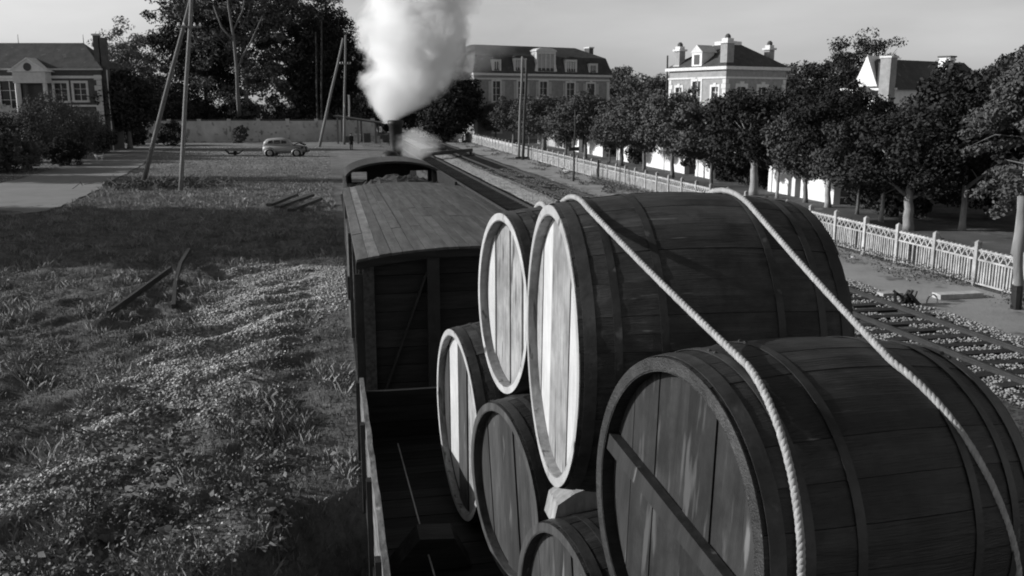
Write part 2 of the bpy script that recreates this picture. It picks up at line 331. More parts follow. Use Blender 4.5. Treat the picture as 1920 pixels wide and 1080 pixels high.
stones('gravel', 9000, (10.3, 12.1), (11, 110), .015, .045, M['stone'], .03, seed=4)
stones('gravel', 5000, (14.2, 15.0), (11, 60), .02, .05, M['stone'], .02, seed=5)
stones('gravel', 6000, (11.6, 12.2), (11, 60), .02, .05, M['stone'], .02, seed=6)

# ------------------------------------------------------------------ trees and plants
def leaves(cl, per, size, sq=(1, 1, 1), seed=0, droop=0, rad=.5, k=None):
    """many leaf-sized faces in clumps: cl = list of (centre, radius)"""
    r = np.random.RandomState(seed); cs = np.array([c for c, _ in cl], float); rr = np.array([q for _, q in cl], float)
    n = len(cl)*per; idx = np.repeat(np.arange(len(cl)), per)
    d = r.normal(size=(n, 3)); d /= np.linalg.norm(d, axis=1)[:, None]; q = r.uniform(.15, 1, n)**.45
    P_ = cs[idx]+d*(rr[idx]*q)[:, None]*np.array(sq)
    P_[:, 2] -= droop*q*rr[idx]
    nrm = d*.7+r.normal(size=(n, 3))*.6; nrm[:, 2] += .35; nrm /= np.linalg.norm(nrm, axis=1)[:, None]
    a = np.cross(nrm, r.normal(size=(n, 3))); a /= np.linalg.norm(a, axis=1)[:, None]; b_ = np.cross(nrm, a)
    S = (size*r.uniform(.55, 1.35, n))[:, None]
    Vv = np.stack([P_-a*S, P_-b_*S*.55+nrm*S*.15, P_+a*S, P_+b_*S*.55+nrm*S*.15], 1).reshape(-1, 3)
    return Vv, np.arange(n*4).reshape(-1, 4)
def clumps(n, rx, ry, rz, cz, cr, seed, shell=.5, flat=0):
    r = random.Random(seed); o = []
    while len(o) < n:
        x, y, z = r.uniform(-1, 1), r.uniform(-1, 1), r.uniform(-1, 1); d = math.sqrt(x*x+y*y+z*z)
        if d > 1 or d < shell*r.random(): continue
        k = 1+.42*noise.noise(Vector((x*2+seed, y*2, z*2)))
        o.append(((x*rx*k, y*ry*k, cz+z*rz*k), cr*r.uniform(.6, 1.3)))
    return o
def trunk_mb(h, r0, r1, seed, lean=.03, limbs=6, crown=(2, 2), top=None):
    r = random.Random(seed); mb = MB(); pts = []; k = 7; lx, ly = r.uniform(-lean, lean), r.uniform(-lean, lean)
    for i in range(k+1):
        q = i/k; pts.append((lx*h*q+r.uniform(-.03, .03)*(i > 0), ly*h*q+r.uniform(-.03, .03)*(i > 0), h*q-.05))
    mb.tube(pts, [r0*(1.25 if i == 0 else 1)+(r1-r0)*i/k for i in range(k+1)], 9)
    for j in range(limbs):
        a = 6.283*j/limbs+r.uniform(-.4, .4); z0 = h*r.uniform(.55, .98); rr_ = crown[0]*r.uniform(.5, .85); zz = crown[1]*r.uniform(.2, .8)
        p0 = Vector((lx*z0, ly*z0, z0)); p1 = p0+Vector((math.cos(a)*rr_*.45, math.sin(a)*rr_*.45, zz*.5)); p2 = p0+Vector((math.cos(a)*rr_, math.sin(a)*rr_, zz))
        mb.tube([p0, p1, p2], [r1*.7, r1*.45, r1*.15], 6)
        for s in (-1, 1):
            a2 = a+s*.7; mb.tube([p1, p1+Vector((math.cos(a2)*rr_*.5, math.sin(a2)*rr_*.5, zz*.45))], [r1*.35, r1*.1], 5)
    return mb
TC = {}
def tree(name, label, loc, h, cr, th, cz, crz, nl=160, per=45, ls=.12, leaf='leafa', bark='bark', seed=0, group=None, tr=.14, cat='tree', key=None, crn=.5, rz=0, scale=1, droop=0, sq=(1, 1, .7), limbs=6, shell=.5, cry=None, wid=1.0):
    root = empty(name, loc, label, cat, group, rz)
    if key and key in TC: tm, cm = TC[key]
    else:
        tm = trunk_mb(th, tr, tr*.6, seed, limbs=limbs, crown=(cr, crz*1.3)).mesh('trunk', M[bark], True)
        Vv, Fa = leaves(clumps(nl, cr, cry or cr, crz, cz, crn, seed+1, shell), per, ls, sq, seed+2, droop)
        cm = bulk('crown', Vv, Fa, M[leaf])
        if key: TC[key] = (tm, cm)
    t_ = link('trunk', tm, root); c_ = link('crown', cm, root)
    root.scale = (scale*wid, scale*wid, scale)
    return root
ORD = ['first', 'second', 'third', 'fourth', 'fifth', 'sixth', 'seventh', 'eighth', 'ninth', 'tenth', 'eleventh', 'twelfth', 'thirteenth', 'fourteenth', 'fifteenth', 'sixteenth', 'seventeenth', 'eighteenth']
# street trees in a row behind the concrete fence, nearest first
row = [(1701, 432, 2.45, 5.9), (1607, 402, 1.9, 5.9), (1552, 389, 2.2, 6.4), (1510, 380, 2.0, 6.0), (1413, 366, 2.5, 6.4), (1333, 350, 2.4, 6.6), (1260, 333, 2.4, 6.6), (1208, 321, 2.2, 6.6), (1165, 311, 2.2, 6.3),
       (1143, 306, 2.2, 6.3), (1097, 297, 2.7, 7.2), (1061, 290, 2.5, 6.9), (1020, 282, 2.6, 7.0), (992, 277, 2.5, 6.8), (962, 270, 2.6, 6.9), (929, 264, 2.6, 6.6)]
feat = {0: ' with a wide pale trunk', 1: ' with a thin dark trunk', 4: ' with a broad black crown', 6: ' before the white wall', 10: ' with a wide dark trunk', 12: ' before the mansion centre', 15: ' beside the far gate'}
for i, (px, py, cr, hh) in enumerate(row):
    p = G(px, py); v = i % 4
    dk = i in (0, 2, 4)
    key = ('row', v, dk); s = hh/6.3
    tree('street_tree', f'bushy street tree{feat.get(i, "")}, {ORD[i]} in the row from the right', (p.x, p.y, 0), 5.75, 2.3, 2.3, 3.45, 2.0, 130, 140, .095 if not dk else .085,
         'leafb' if dk else 'leafa', 'barkpale' if i in (0, 2, 5) else 'bark', 40+v, 'street trees in the row behind the fence', [.22, .1, .16, .13][v], key=key, rz=i*1.9, scale=s*(.9 if i > 8 else 1)*[1.0, .88, 1.08, .94, 1.1, .92, 1.04, .96][i % 8], crn=.62, wid=[1.12, 1.0, .9, 1.1, 1.05, 1.2, .92][i % 7])
for i, (px, py, s) in enumerate([(1803, 432, 1.15), (1652, 416, .85), (1457, 372, .8)]):
    p = G(px, py)
    tree('street_tree', ['leaning pale trunked tree in the dark garden right of the widest trunk', 'slim tree with a thin pale trunk just left of the widest trunk', 'slim tree with a thin pale trunk beside the broad black crown'][i], (p.x, p.y, 0), 6.3, 2.2, 2.4, 4.1, 1.9, 130, 110, .085, 'leafb', 'barkpale', 60+i, 'slim trees behind the fence', .12, rz=i, scale=s, crn=.6)
# deep dark garden trees behind, right of frame
for i, (x, y, hh, cr) in enumerate([(29.5, 36, 5.7, 3.2), (33, 44, 5.7, 3.6), (31, 52, 5.6, 3.2), (27.8, 29, 5.9, 3.0)]):
    tree('garden_tree', ['dark garden tree behind the leaning trunk at the right edge', 'dark broad garden tree below the low house with the tall white chimney', 'dark garden tree left of the low house roof', 'dark garden tree at the extreme right beyond the conifer'][i], (x, y, 0), hh, cr, 2.0, hh-2.6, 2.4, 170, 110, .095, 'leafb', 'bark', 70+i, 'dark garden trees', .18, crn=.8)
# cedar-like tree at the right edge
p = G(1908, 484); r_ = empty('conifer', (p.x, p.y, 0), 'drooping conifer with layered branches at the right edge above the fence', 'tree')
trunk_mb(6.4, .2, .06, 5, limbs=0).build('trunk', M['barkpale'], r_, True)
cl = []; bb = MB(); r2 = random.Random(11)
for j in range(46):
    a = r2.uniform(0, 6.283); q = r2.random(); z = 2.3+q*5.0; L_ = (1-q)*2.9+.5
    bb.tube([(0, 0, z), (math.cos(a)*L_*.6, math.sin(a)*L_*.6, z+.05), (math.cos(a)*L_, math.sin(a)*L_, z-.35)], [.03, .018, .006], 5)
    for k in range(7): u = .3+.7*k/6; cl.append(((math.cos(a)*L_*u+r2.uniform(-.15, .15), math.sin(a)*L_*u+r2.uniform(-.15, .15), z-.4*u*u), .38))
bb.build('branch', M['bark'], r_)
Vv, Fa = leaves(cl, 70, .075, (1, 1, .45), 12, .55); link('crown', bulk('crown', Vv, Fa, M['leafa']), r_)
# far trees: (label, px centre, px top y, Y, crown radius, leaf)
far = [('dark tree hiding the left side of the mansion', 862, 140, 121, 2.6, 'leafb', 21), ('low dark tree left of the mansion at the fence end', 832, 182, 119, 2.4, 'leafb', 22), ('dark tree just right of the left house', 232, 140, 108, 2.2, 'leafb', 19), ('tree rising behind the left end of the long wall', 290, 150, 145, 4.2, 'leafa', 20), ('round pale far tree rising behind the left house', 238, 58, 165, 6.2, 'leafc', 1), ('tall dark tree at the left of the great clump', 372, -60, 142, 6.6, 'leafb', 2),
       ('tall tree with forked pale limbs in the great clump', 440, -150, 139, 8.6, 'leafa', 3), ('tall dark tree right of the forked one behind the wall', 550, -90, 145, 7.4, 'leafa', 4),
       ('tall dark tree at the right of the great clump behind the poles', 608, 20, 140, 4.8, 'leafb', 5), ('grey tree left of the steam plume', 672, 100, 175, 4.8, 'leafa', 6),
       ('dark tree at the left corner of the mansion', 872, 125, 170, 5.0, 'leafb', 7), ('low tree right of the mansion roof', 1165, 128, 160, 5, 'leafa', 8), ('low tree between mansion and corner villa', 1215, 138, 150, 5, 'leafa', 9),
       ('tree beside the right corner of the corner villa', 1500, 124, 130, 6, 'leafa', 10), ('tall round tree left of the low house with white chimney', 1622, 70, 120, 6.6, 'leafb', 11), ('dark tree between villa and low house', 1545, 122, 100, 5.2, 'leafb', 12),
       ('dark tree above the low house at the right', 1905, 112, 92, 3.0, 'leafb', 13), ('dark tree at the top right edge beyond the conifer', 1925, 96, 80, 4.2, 'leafb', 14), ('medium tree behind the left house chimney', 222, 130, 140, 6.0, 'leafb', 15),
       ('lower dark tree between the round tree and the clump', 285, 150, 135, 5.5, 'leafb', 16), ('dark tree left of the garden gates', 790, 178, 190, 7, 'leafb', 17), ('dark tree behind the garden gates', 850, 172, 180, 6, 'leafb', 18)]
for lab, px, ty, Y, cr, lf, sd in far:
    tp = atY(px, ty, Y); hh = tp.z; crz = min(hh*.46, cr*1.25); big = sd in (2, 3, 4, 5)
    if big: crz = hh*.47
    tree('tall_tree' if big else 'far_tree', lab, (tp.x, tp.y, 0), hh, cr, hh*.55, hh-crz, crz, 340 if big else (230 if sd == 1 else 150), 110 if big else 100, .2 if big else .19, lf, 'barkpale' if sd == 3 else 'bark', 100+sd,
         'trees in the distance', .4 if big else .3, crn=1.5 if big else 1.4, limbs=10, shell=.7, sq=(1, 1, .6))
    if sd == 3:                                      # forked pale limbs showing in the clump's front
        fk = MB(); rt3 = bpy.data.objects[[o.name for o in C.objects if o.get('label') == lab][0]]
        def q_(px, py, Y=128): return atY(px, py, Y)
        fk.tube([q_(449, 215, 130), q_(446, 180), q_(444, 130), q_(438, 70), q_(428, 10), q_(424, -60)], [.3, .26, .22, .18, .14, .1], 8)
        fk.tube([q_(444, 132), q_(455, 105), q_(470, 80), q_(492, 30)], [.17, .14, .11, .07], 7)
        fk.tube([q_(440, 80), q_(415, 50), q_(400, 10)], [.14, .11, .07], 7); fk.tube([q_(436, 60), q_(455, 20), q_(462, -30)], [.13, .1, .07], 7)
        fk.build('limb', M['bark'], rt3, True, rel=(tp.x, tp.y, 0))
# undergrowth behind the long wall
def bush(label, loc, rx, ry, rz, n, ls, leaf, seed, cat='bush', name='bush', group=None, per=50):
    r_ = empty(name, loc, label, cat, group)
    st = MB(); rr = random.Random(seed)
    for k in range(7):
        a = rr.uniform(0, 6.28); st.tube([(0, 0, 0), (math.cos(a)*rx*.3, math.sin(a)*ry*.3, rz*.9), (math.cos(a)*rx*.6, math.sin(a)*ry*.6, rz*1.5)], [.05, .035, .01], 5)
    st.build('stem', M['bark'], r_)
    Vv, Fa = leaves(clumps(n, rx, ry, rz, rz, min(rx, rz)*.34, seed, .4), per, ls, (1, 1, .8), seed); link('foliage', bulk('foliage', Vv, Fa, M[leaf]), r_); return r_
for i, (px, ty, rx) in enumerate([(310, 205, 6), (390, 190, 7), (480, 196, 7), (560, 200, 6), (630, 205, 5)]):
    tp = atY(px, ty, 137); bush(f'dense undergrowth bush topping the long pale wall, {ORD[i]} from the left', (tp.x, tp.y, 0), rx, 2.5, tp.z/2, 110, .22, 'leafb' if i % 2 else 'leafa', 200+i, group='bushes behind the long wall')
# hedge mass before the left house
for i, (px, by, ty, rx, lf) in enumerate([(20, 335, 245, 3.6, 'leafa'), (60, 316, 205, 4.0, 'leafa'), (95, 310, 180, 3.4, 'leafa'), (135, 308, 205, 3.4, 'leafa'), (168, 300, 212, 2.6, 'leafa'), (185, 298, 235, 2.0, 'leafb'), (0, 330, 215, 4, 'leafb'), (-30, 335, 240, 4, 'leafb'), (125, 322, 262, 1.8, 'leafb')]):
    p = G(px, by-12); tp = atY(px, ty, p.y)
    bush(['low leafy bush at the left edge beside the path', 'tall leafy bush before the porch of the left house', 'highest spiky bush before the porch', 'leafy bush before the left house windows', 'pale flowering bush before the house corner', 'low dark bush at the right end of the hedge', 'dark bush under the curved stair wall', 'dark bush at the very left edge of the hedge', 'small dark bush on the path edge before the corner'][i], (p.x, p.y, 0), rx*.8, 2.0, max(tp.z, 2)/2*1.02, 120, .09, lf, 220+i, group='bushes before the left house', per=90)
for i, (px, by, ty, rx, lf) in enumerate([(245, 274, 226, 1.6, 'leafb'), (262, 272, 236, 1.3, 'leafb'), (222, 272, 240, 1.2, 'leafa'), (308, 272, 232, 1.1, 'leafa'), (330, 273, 230, 1.3, 'leafb'), (452, 268, 234, .95, 'leafa'), (618, 262, 240, .9, 'leafb'), (590, 258, 240, .9, 'leafa')]):
    p = G(px, by); tp = atY(px, ty, p.y)
    bush(['dark clipped shrub at the left end of the long wall', 'small dark shrub beside the clipped shrub at the wall', 'pale shrub under the house chimney', 'grey shrub left of the leaning pole pair against the wall', 'dark shrub between the two leaning poles', 'small round shrub alone before the middle of the long wall', 'dark shrub behind the leaning prop of the far pole pair', 'low shrub right of the single bare pole'][i], (p.x, p.y, 0), rx, rx, tp.z/2, 40, .13, lf, 240+i, group='shrubs before the long wall')

# trees out of frame on the left whose long shadows cross the field
for i, (x, y, hh, cr, rz_) in enumerate([(-33, 41.5, 15, 3.8, 6.4), (-35, 45, 16.5, 4.0, 6.8), (-32.5, 48.5, 14, 3.8, 6.2), (-46, 73.5, 17, 2.2, 7.8), (-50, 102, 18, 2.0, 8.2), (-30.5, 40, 11, 3.2, 4.6)]):
    tree('field_tree' if i < 3 or i == 5 else 'poplar', f'{["broad","tall","wide","slender","narrow","low"][i]} tree left of the field casting a long shadow, {ORD[i]} along the field', (x, y, 0), hh, cr, hh*.5, hh-rz_, rz_, 380 if cr > 2 else 120, 45, .28, 'leafb', 'bark', 300+i, 'trees left of the field', .35, crn=1.5 if cr > 2 else .7, limbs=8)

# grass, weeds and litter on the field
def inpoly(X, Y, poly):
    c = np.zeros(len(X), bool); j = len(poly)-1
    for i in range(len(poly)):
        xi, yi = poly[i]; xj, yj = poly[j]
        k = ((yi > Y) != (yj > Y)) & (X < (xj-xi)*(Y-yi)/(yj-yi+1e-9)+xi); c ^= k; j = i
    return c
def hv(X, Y): return np.array([hgt(x, y) if (-22 < x < 1.2 and y < 62) else 0 for x, y in zip(X, Y)])
def fieldpts(n, y0, y1, pw, seed, clump=0):
    r = np.random.RandomState(seed); out_x, out_y = [], []
    Y = (y0**pw+(y1**pw-y0**pw)*r.uniform(0, 1, n))**(1/pw); lim = -(Y*.37+1.2); X = lim+(.25-lim)*r.uniform(0, 1, n)
    if clump:
        d = np.array([noise.noise(Vector((x*1.1+y*.5, y*.75, seed))) for x, y in zip(X, Y)]); k = d > clump; X, Y = X[k], Y[k]
    return X, Y, r
def pathmask(X, Y): return ~inpoly(X, Y, [(p.x, p.y) for p in P])
def blades(name, n, y0, y1, pw, h0, h1, w0, mm, seed, clump=0):
    X, Y, r = fieldpts(n, y0, y1, pw, seed, clump); k = pathmask(X, Y) & (stony(X, Y, .5, seed)*.85 < r.uniform(0, 1, len(X))); X, Y = X[k], Y[k]; n = len(X); Z = hv(X, Y)
    a = r.uniform(0, 6.28, n); h = r.uniform(h0, h1, n); lean = r.normal(size=(n, 2))*.45*h[:, None]; sc_ = (1+Y/30)
    wx, wy = np.cos(a)*w0*sc_, np.sin(a)*w0*sc_
    V = np.stack([np.stack([X-wx, Y-wy, Z-.02], 1), np.stack([X+wx, Y+wy, Z-.02], 1), np.stack([X+lean[:, 0]*.5+wx*.4, Y+lean[:, 1]*.5+wy*.4, Z+h*.65], 1), np.stack([X+lean[:, 0], Y+lean[:, 1], Z+h], 1)], 1).reshape(-1, 3)
    tag(link(name, bulk(name, V, np.arange(n*4).reshape(-1, 4), mm)), kind='stuff')
def stones_on_field(n, seed):
    r = np.random.RandomState(seed); X = r.uniform(-9, .4, n); Y = 7+(31-7)*r.uniform(0, 1, n)**.9; k = stony(X, Y, .6, seed) > r.uniform(.2, 1, n); return X[k], Y[k]
blades('grass', 120000, 6.5, 62, .9, .02, .10, .005, M['grass'], 21)
blades('grass', 110000, 7, 60, .9, .08, .26, .005, M['grassdry'], 22, .16)
blades('grass', 40000, 38, 110, 1, .03, .10, .008, M['grassdry'], 23)
def flat_leaves(name, n, y0, y1, pw, s0, s1, mm, seed, poly=None, lift=.1, clump=0, tilt=.6):
    X, Y, r = fieldpts(n, y0, y1, pw, seed, clump)
    if poly: k = inpoly(X, Y, poly); X, Y = X[k], Y[k]
    k = pathmask(X, Y); X, Y = X[k], Y[k]
    n = len(X); Z = hv(X, Y)+r.uniform(0, lift, n)+.012; nr = r.normal(size=(n, 3))*tilt; nr[:, 2] = 1; nr /= np.linalg.norm(nr, axis=1)[:, None]
    a = np.cross(nr, r.normal(size=(n, 3))); a /= np.linalg.norm(a, axis=1)[:, None]; b_ = np.cross(nr, a); S = r.uniform(s0, s1, n)[:, None]; Pp = np.stack([X, Y, Z], 1)
    V = np.stack([Pp-a*S, Pp-b_*S*.6+nr*S*.2, Pp+a*S, Pp+b_*S*.6+nr*S*.2], 1).reshape(-1, 3)
    tag(link(name, bulk(name, V, np.arange(n*4).reshape(-1, 4), mm)), kind='stuff')
LP = [(q.x, q.y) for q in (G(*c) for c in [(640, 478), (560, 482), (440, 500), (370, 590), (300, 660), (200, 720), (110, 760), (0, 880), (-60, 1000), (0, 1150), (420, 1150), (470, 960), (500, 860), (540, 720), (560, 620), (640, 575)])]
flat_leaves('leaves', 36000, 6.5, 34, .8, .010, .036, M['litter'], 31, LP, .06, -.15, .8)
flat_leaves('leaves', 3500, 6.5, 40, .8, .010, .03, M['litter'], 35, None, .05, .1, .8)
flat_leaves('weeds', 60000, 6.5, 30, .7, .010, .034, M['weed'], 32, None, .24, .16, .9)
flat_leaves('weeds', 5000, 6.5, 13, .7, .03, .075, M['weed'], 33, None, .3, .22, .9)
X_, Y_ = stones_on_field(95000, 77); Z_ = hv(X_, Y_); n_ = len(X_); r_s = np.random.RandomState(8)
base = np.array([(1, 0, 0), (-1, 0, 0), (0, 1, 0), (0, -1, 0), (0, 0, .7), (0, 0, -.7)], float); S_ = r_s.uniform(.014, .046, n_)
Vs = base[None]*S_[:, None, None]*(1+r_s.uniform(-.4, .4, (n_, 6, 1)))+np.stack([X_, Y_, Z_+.015], 1)[:, None]
f8 = np.array([(0, 2, 4), (2, 1, 4), (1, 3, 4), (3, 0, 4), (2, 0, 5), (1, 2, 5), (3, 1, 5), (0, 3, 5)])
tag(link('gravel', bulk('gravel', Vs.reshape(-1, 3), (f8[None]+np.arange(n_)[:, None, None]*6).reshape(-1, 3), mat('field_stone', .4, .6, 12, .95, .2, 30, rand=0))), kind='stuff')
# taller weed stalks in the near field
sv, sf, ws = [], [], MB(); r2 = random.Random(91); cl = []
for px, py in [(r2.uniform(60, 560), r2.uniform(760, 1120)) for _ in range(46)]:
    g = G(px, py); z = hgt(g.x, g.y)
    if g.x > -.9: continue
    for k in range(r2.randint(2, 5)):
        hh_ = r2.uniform(.25, .6); lx, ly = r2.uniform(-.2, .2), r2.uniform(-.2, .2); q = Vector((g.x+r2.uniform(-.12, .12), g.y+r2.uniform(-.12, .12), z))
        ws.tube([q, q+Vector((lx*.4, ly*.4, hh_*.6)), q+Vector((lx, ly, hh_))], [.007, .005, .002], 4)
        for u in (.35, .55, .75, .95): cl.append((tuple(q+Vector((lx*u, ly*u, hh_*u))), .07))
tag(ws.build('weeds', M['grassdry']), kind='stuff')
Vv, Fa = leaves(cl, 7, .034, (1, 1, .6), 92); tag(link('weeds', bulk('weeds', Vv, Fa, M['weed'])), kind='stuff')
# broad leaved docks in the near field
r2 = random.Random(17); V_, F_ = [], []
for k in range(60):
    px, py = (r2.gauss(290, 60), r2.gauss(860, 45)) if k < 26 else (r2.uniform(20, 600), r2.uniform(690, 1100)); g = G(px, py)
    if g.x > -.8: continue
    z = hgt(g.x, g.y)+.05
    for j in range(r2.randint(5, 10)):
        a = r2.uniform(0, 6.28); ln = r2.uniform(.10, .24); wd = ln*.28; e = Vector((math.cos(a), math.sin(a), 0)); sd = Vector((-e.y, e.x, 0)); o = Vector((g.x, g.y, z)); n = len(V_)
        V_ += [tuple(q) for q in (o, o+e*ln*.45+sd*wd+Vector((0, 0, ln*.5)), o+e*ln+Vector((0, 0, ln*.35)), o+e*ln*.45-sd*wd+Vector((0, 0, ln*.5)))]; F_.append((n, n+1, n+2, n+3))
tag(link('weeds', bulk('weeds', V_, F_, M['weed'])), kind='stuff')
# leafy weeds along the fence foot and near the track
def verge(name, n, x0, x1, y0, y1, h, s, mm, seed, thr=-.1):
    r = np.random.RandomState(seed); X = r.uniform(x0, x1, n); Y = y0+(y1-y0)*r.uniform(0, 1, n)**1.4
    d = np.array([noise.noise(Vector((x*.9, y*.35, seed))) for x, y in zip(X, Y)]); k = d+(X-x0)/(x1-x0)*.35 > thr+.15; X, Y = X[k], Y[k]; n = len(X)
    Z = r.uniform(0, h, n); nr = r.normal(size=(n, 3)); nr[:, 2] += .8; nr /= np.linalg.norm(nr, axis=1)[:, None]
    a = np.cross(nr, r.normal(size=(n, 3))); a /= np.linalg.norm(a, axis=1)[:, None]; b_ = np.cross(nr, a); S = r.uniform(s*.5, s*1.4, n)[:, None]; Pp = np.stack([X, Y, Z+.02], 1)
    V = np.stack([Pp-a*S, Pp-b_*S*.6, Pp+a*S, Pp+b_*S*.6], 1).reshape(-1, 3)
    tag(link(name, bulk(name, V, np.arange(n*4).reshape(-1, 4), mm)), kind='stuff')
verge('weeds', 26000, 16.6, 17.95, 14, 60, .3, .035, M['weed'], 41)
verge('weeds', 9000, 15.6, 17.9, 50, 130, .15, .06, M['weed'], 42, .1)
verge('grass', 9000, 18.3, 22.5, 18, 90, .2, .06, M['leafa'], 43, .1)
verge('grass', 7000, 4.0, 7.2, 30, 120, .1, .05, M['grass'], 44, .2)

# ------------------------------------------------------------------ concrete fence
def fence():
    r_ = empty('concrete_fence', (18.1, 15, 0), 'pale precast concrete fence with lattice top and narrow pickets between yard and street', 'fence')
    pm = MB(); pm.box((0, 0, .62), (.15, .13, 1.30)); pm.add([(-.075, -.065, 1.27), (.075, -.065, 1.27), (.075, .065, 1.27), (-.075, .065, 1.27), (0, 0, 1.34)], [(0, 1, 4), (1, 2, 4), (2, 3, 4), (3, 0, 4)])
    pm = pm.mesh('post', M['concrete'])
    S = 1.86; W = S-.15
    rail = MB().box((0, S/2, 0), (.07, W, .05)).mesh('rail', M['concrete'])
    top = MB().box((0, S/2, 0), (.08, W, .05))
    for k in range(9): y = .075+W*(k+.5)/9; top.add([(-.03, y-.05, .025), (.03, y-.05, .025), (.03, y+.05, .025), (-.03, y+.05, .025), (-.03, y, .06), (.03, y, .06)], [(0, 1, 5, 4), (3, 4, 5, 2), (0, 4, 3), (1, 2, 5)])
    top = top.mesh('top_rail', M['concrete'])
    lat = MB(); nn = 6
    for k in range(nn):
        y0, y1 = .075+W*k/nn, .075+W*(k+1)/nn; lat.bar((0, y0, .80), (0, (y0+y1)/2, 1.03), .045, .035); lat.bar((0, (y0+y1)/2, 1.03), (0, y1, .80), .04, .035)
        lat.bar((.01, y0, 1.03), (.01, (y0+y1)/2, .92), .03, .03); lat.bar((.01, (y0+y1)/2, .92), (.01, y1, 1.03), .03, .03)
    lat = lat.mesh('lattice', M['concrete'])
    pk = MB().box((0, 0, .43), (.05, .055, .66)).mesh('picket', M['concrete'])
    npk = 15
    far_ = MB(); n = 0
    for i in range(63):
        y = i*S
        link('post', pm, r_, (0, y, 0), (rnd.uniform(-.02, .02), rnd.uniform(-.02, .02), 0))
        if i == 62: break
        link('rail', rail, r_, (0, y, .1)); link('mid_rail', rail, r_, (0, y, .78)); link('top_rail', top, r_, (0, y, 1.05))
        if i < 40: link('lattice', lat, r_, (0, y, 0))
        else: far_.box((0, y+S/2, .92), (.03, W, .2))
        for k in range(npk):
            yy = y+.075+W*(k+.5)/npk
            if i < 18 and rnd.random() > .015: link('picket', pk, r_, (rnd.uniform(-.006, .006), yy+rnd.uniform(-.006, .006), rnd.uniform(-.012, .008)), (rnd.uniform(-.02, .02), 0, 0))
            elif i >= 18: far_.box((0, yy, .43), (.05, .06, .66))
    tag(far_.build('pickets', M['concrete'], r_), kind='stuff')
fence()

# ------------------------------------------------------------------ walls
def wall_long():
    a, b_ = G(205, 268), G(700, 264); a.z = b_.z = 0
    r_ = empty('boundary_wall', a, 'long pale rendered garden wall across the far side of the field', 'wall')
    d = (b_-a); L_ = d.length; r_.rotation_euler = (0, 0, math.atan2(d.y, d.x)); hh = 2.85
    n = 9; x = 0; rr = random.Random(3)
    for i in range(n):
        x1 = L_*(i+1)/n
        MB().b2(x+.22, x1-.22, -.12, .12, 0, hh-.12+rr.uniform(-.04, .04)).build('panel', M['wallpale'], r_)
        x = x1
    for i in range(n+1):
        MB().b2(L_*i/n-.24, L_*i/n+.24, -.2, .2, 0, hh+.1).build('pier', M['wallpale'], r_)
    for i in range(n): MB().b2(L_*i/n+.25, L_*(i+1)/n-.25, -.2, .2, hh-.08, hh+.02).build('coping', M['brick'], r_)
wall_long()
def gwall(y0, y1, x, h, label, mm='wallwhite'):
    r_ = empty('garden_wall', (x, y0, 0), label, 'wall', 'white garden walls along the street')
    n = max(1, int((y1-y0)/4))
    for i in range(n): MB().b2(-.12, .12, (y1-y0)*i/n+.15, (y1-y0)*(i+1)/n-.15, 0, h).build('panel', M[mm], r_)
    for i in range(n+1): MB().b2(-.19, .19, (y1-y0)*i/n-.19, (y1-y0)*i/n+.19, 0, h+.15).build('pier', M[mm], r_)
    for i in range(n): MB().b2(-.18, .18, (y1-y0)*i/n+.2, (y1-y0)*(i+1)/n-.2, h, h+.08).build('coping', M['trim'], r_)
gwall(42.6, 45.6, 25.6, 1.9, 'white garden wall piece behind the thin dark trunk')
gwall(46.6, 49.4, 25.6, 1.9, 'white garden wall piece left of the thin dark trunk')
gwall(58.4, 60.6, 25.7, 2.0, 'short white wall piece below the corner villa')
gwall(63, 71.5, 25.7, 2.1, 'broad white garden wall left below the corner villa')
gwall(76, 79, 25.8, 1.9, 'white wall piece between two middle street trees')
gwall(84, 90, 25.9, 2.1, 'white wall beside the wide dark trunk before the mansion')
gwall(92.5, 95, 25.9, 2.0, 'white wall piece left of the wide dark trunk')
gwall(99, 112, 26.1, 1.5, 'far low wall in front of the mansion', 'concrete')
for i, y in enumerate([37, 40.5, 51, 53.5, 56, 61.8, 73.5, 81, 97]):
    bush(f'dark garden hedge bush between the street wall pieces, {ORD[i]} from the right', (26.0+.3*(i % 3), y, 0), 1.6, 1.5, 1.25, 50, .12, 'leafb', 260+i, group='hedge bushes along the street')

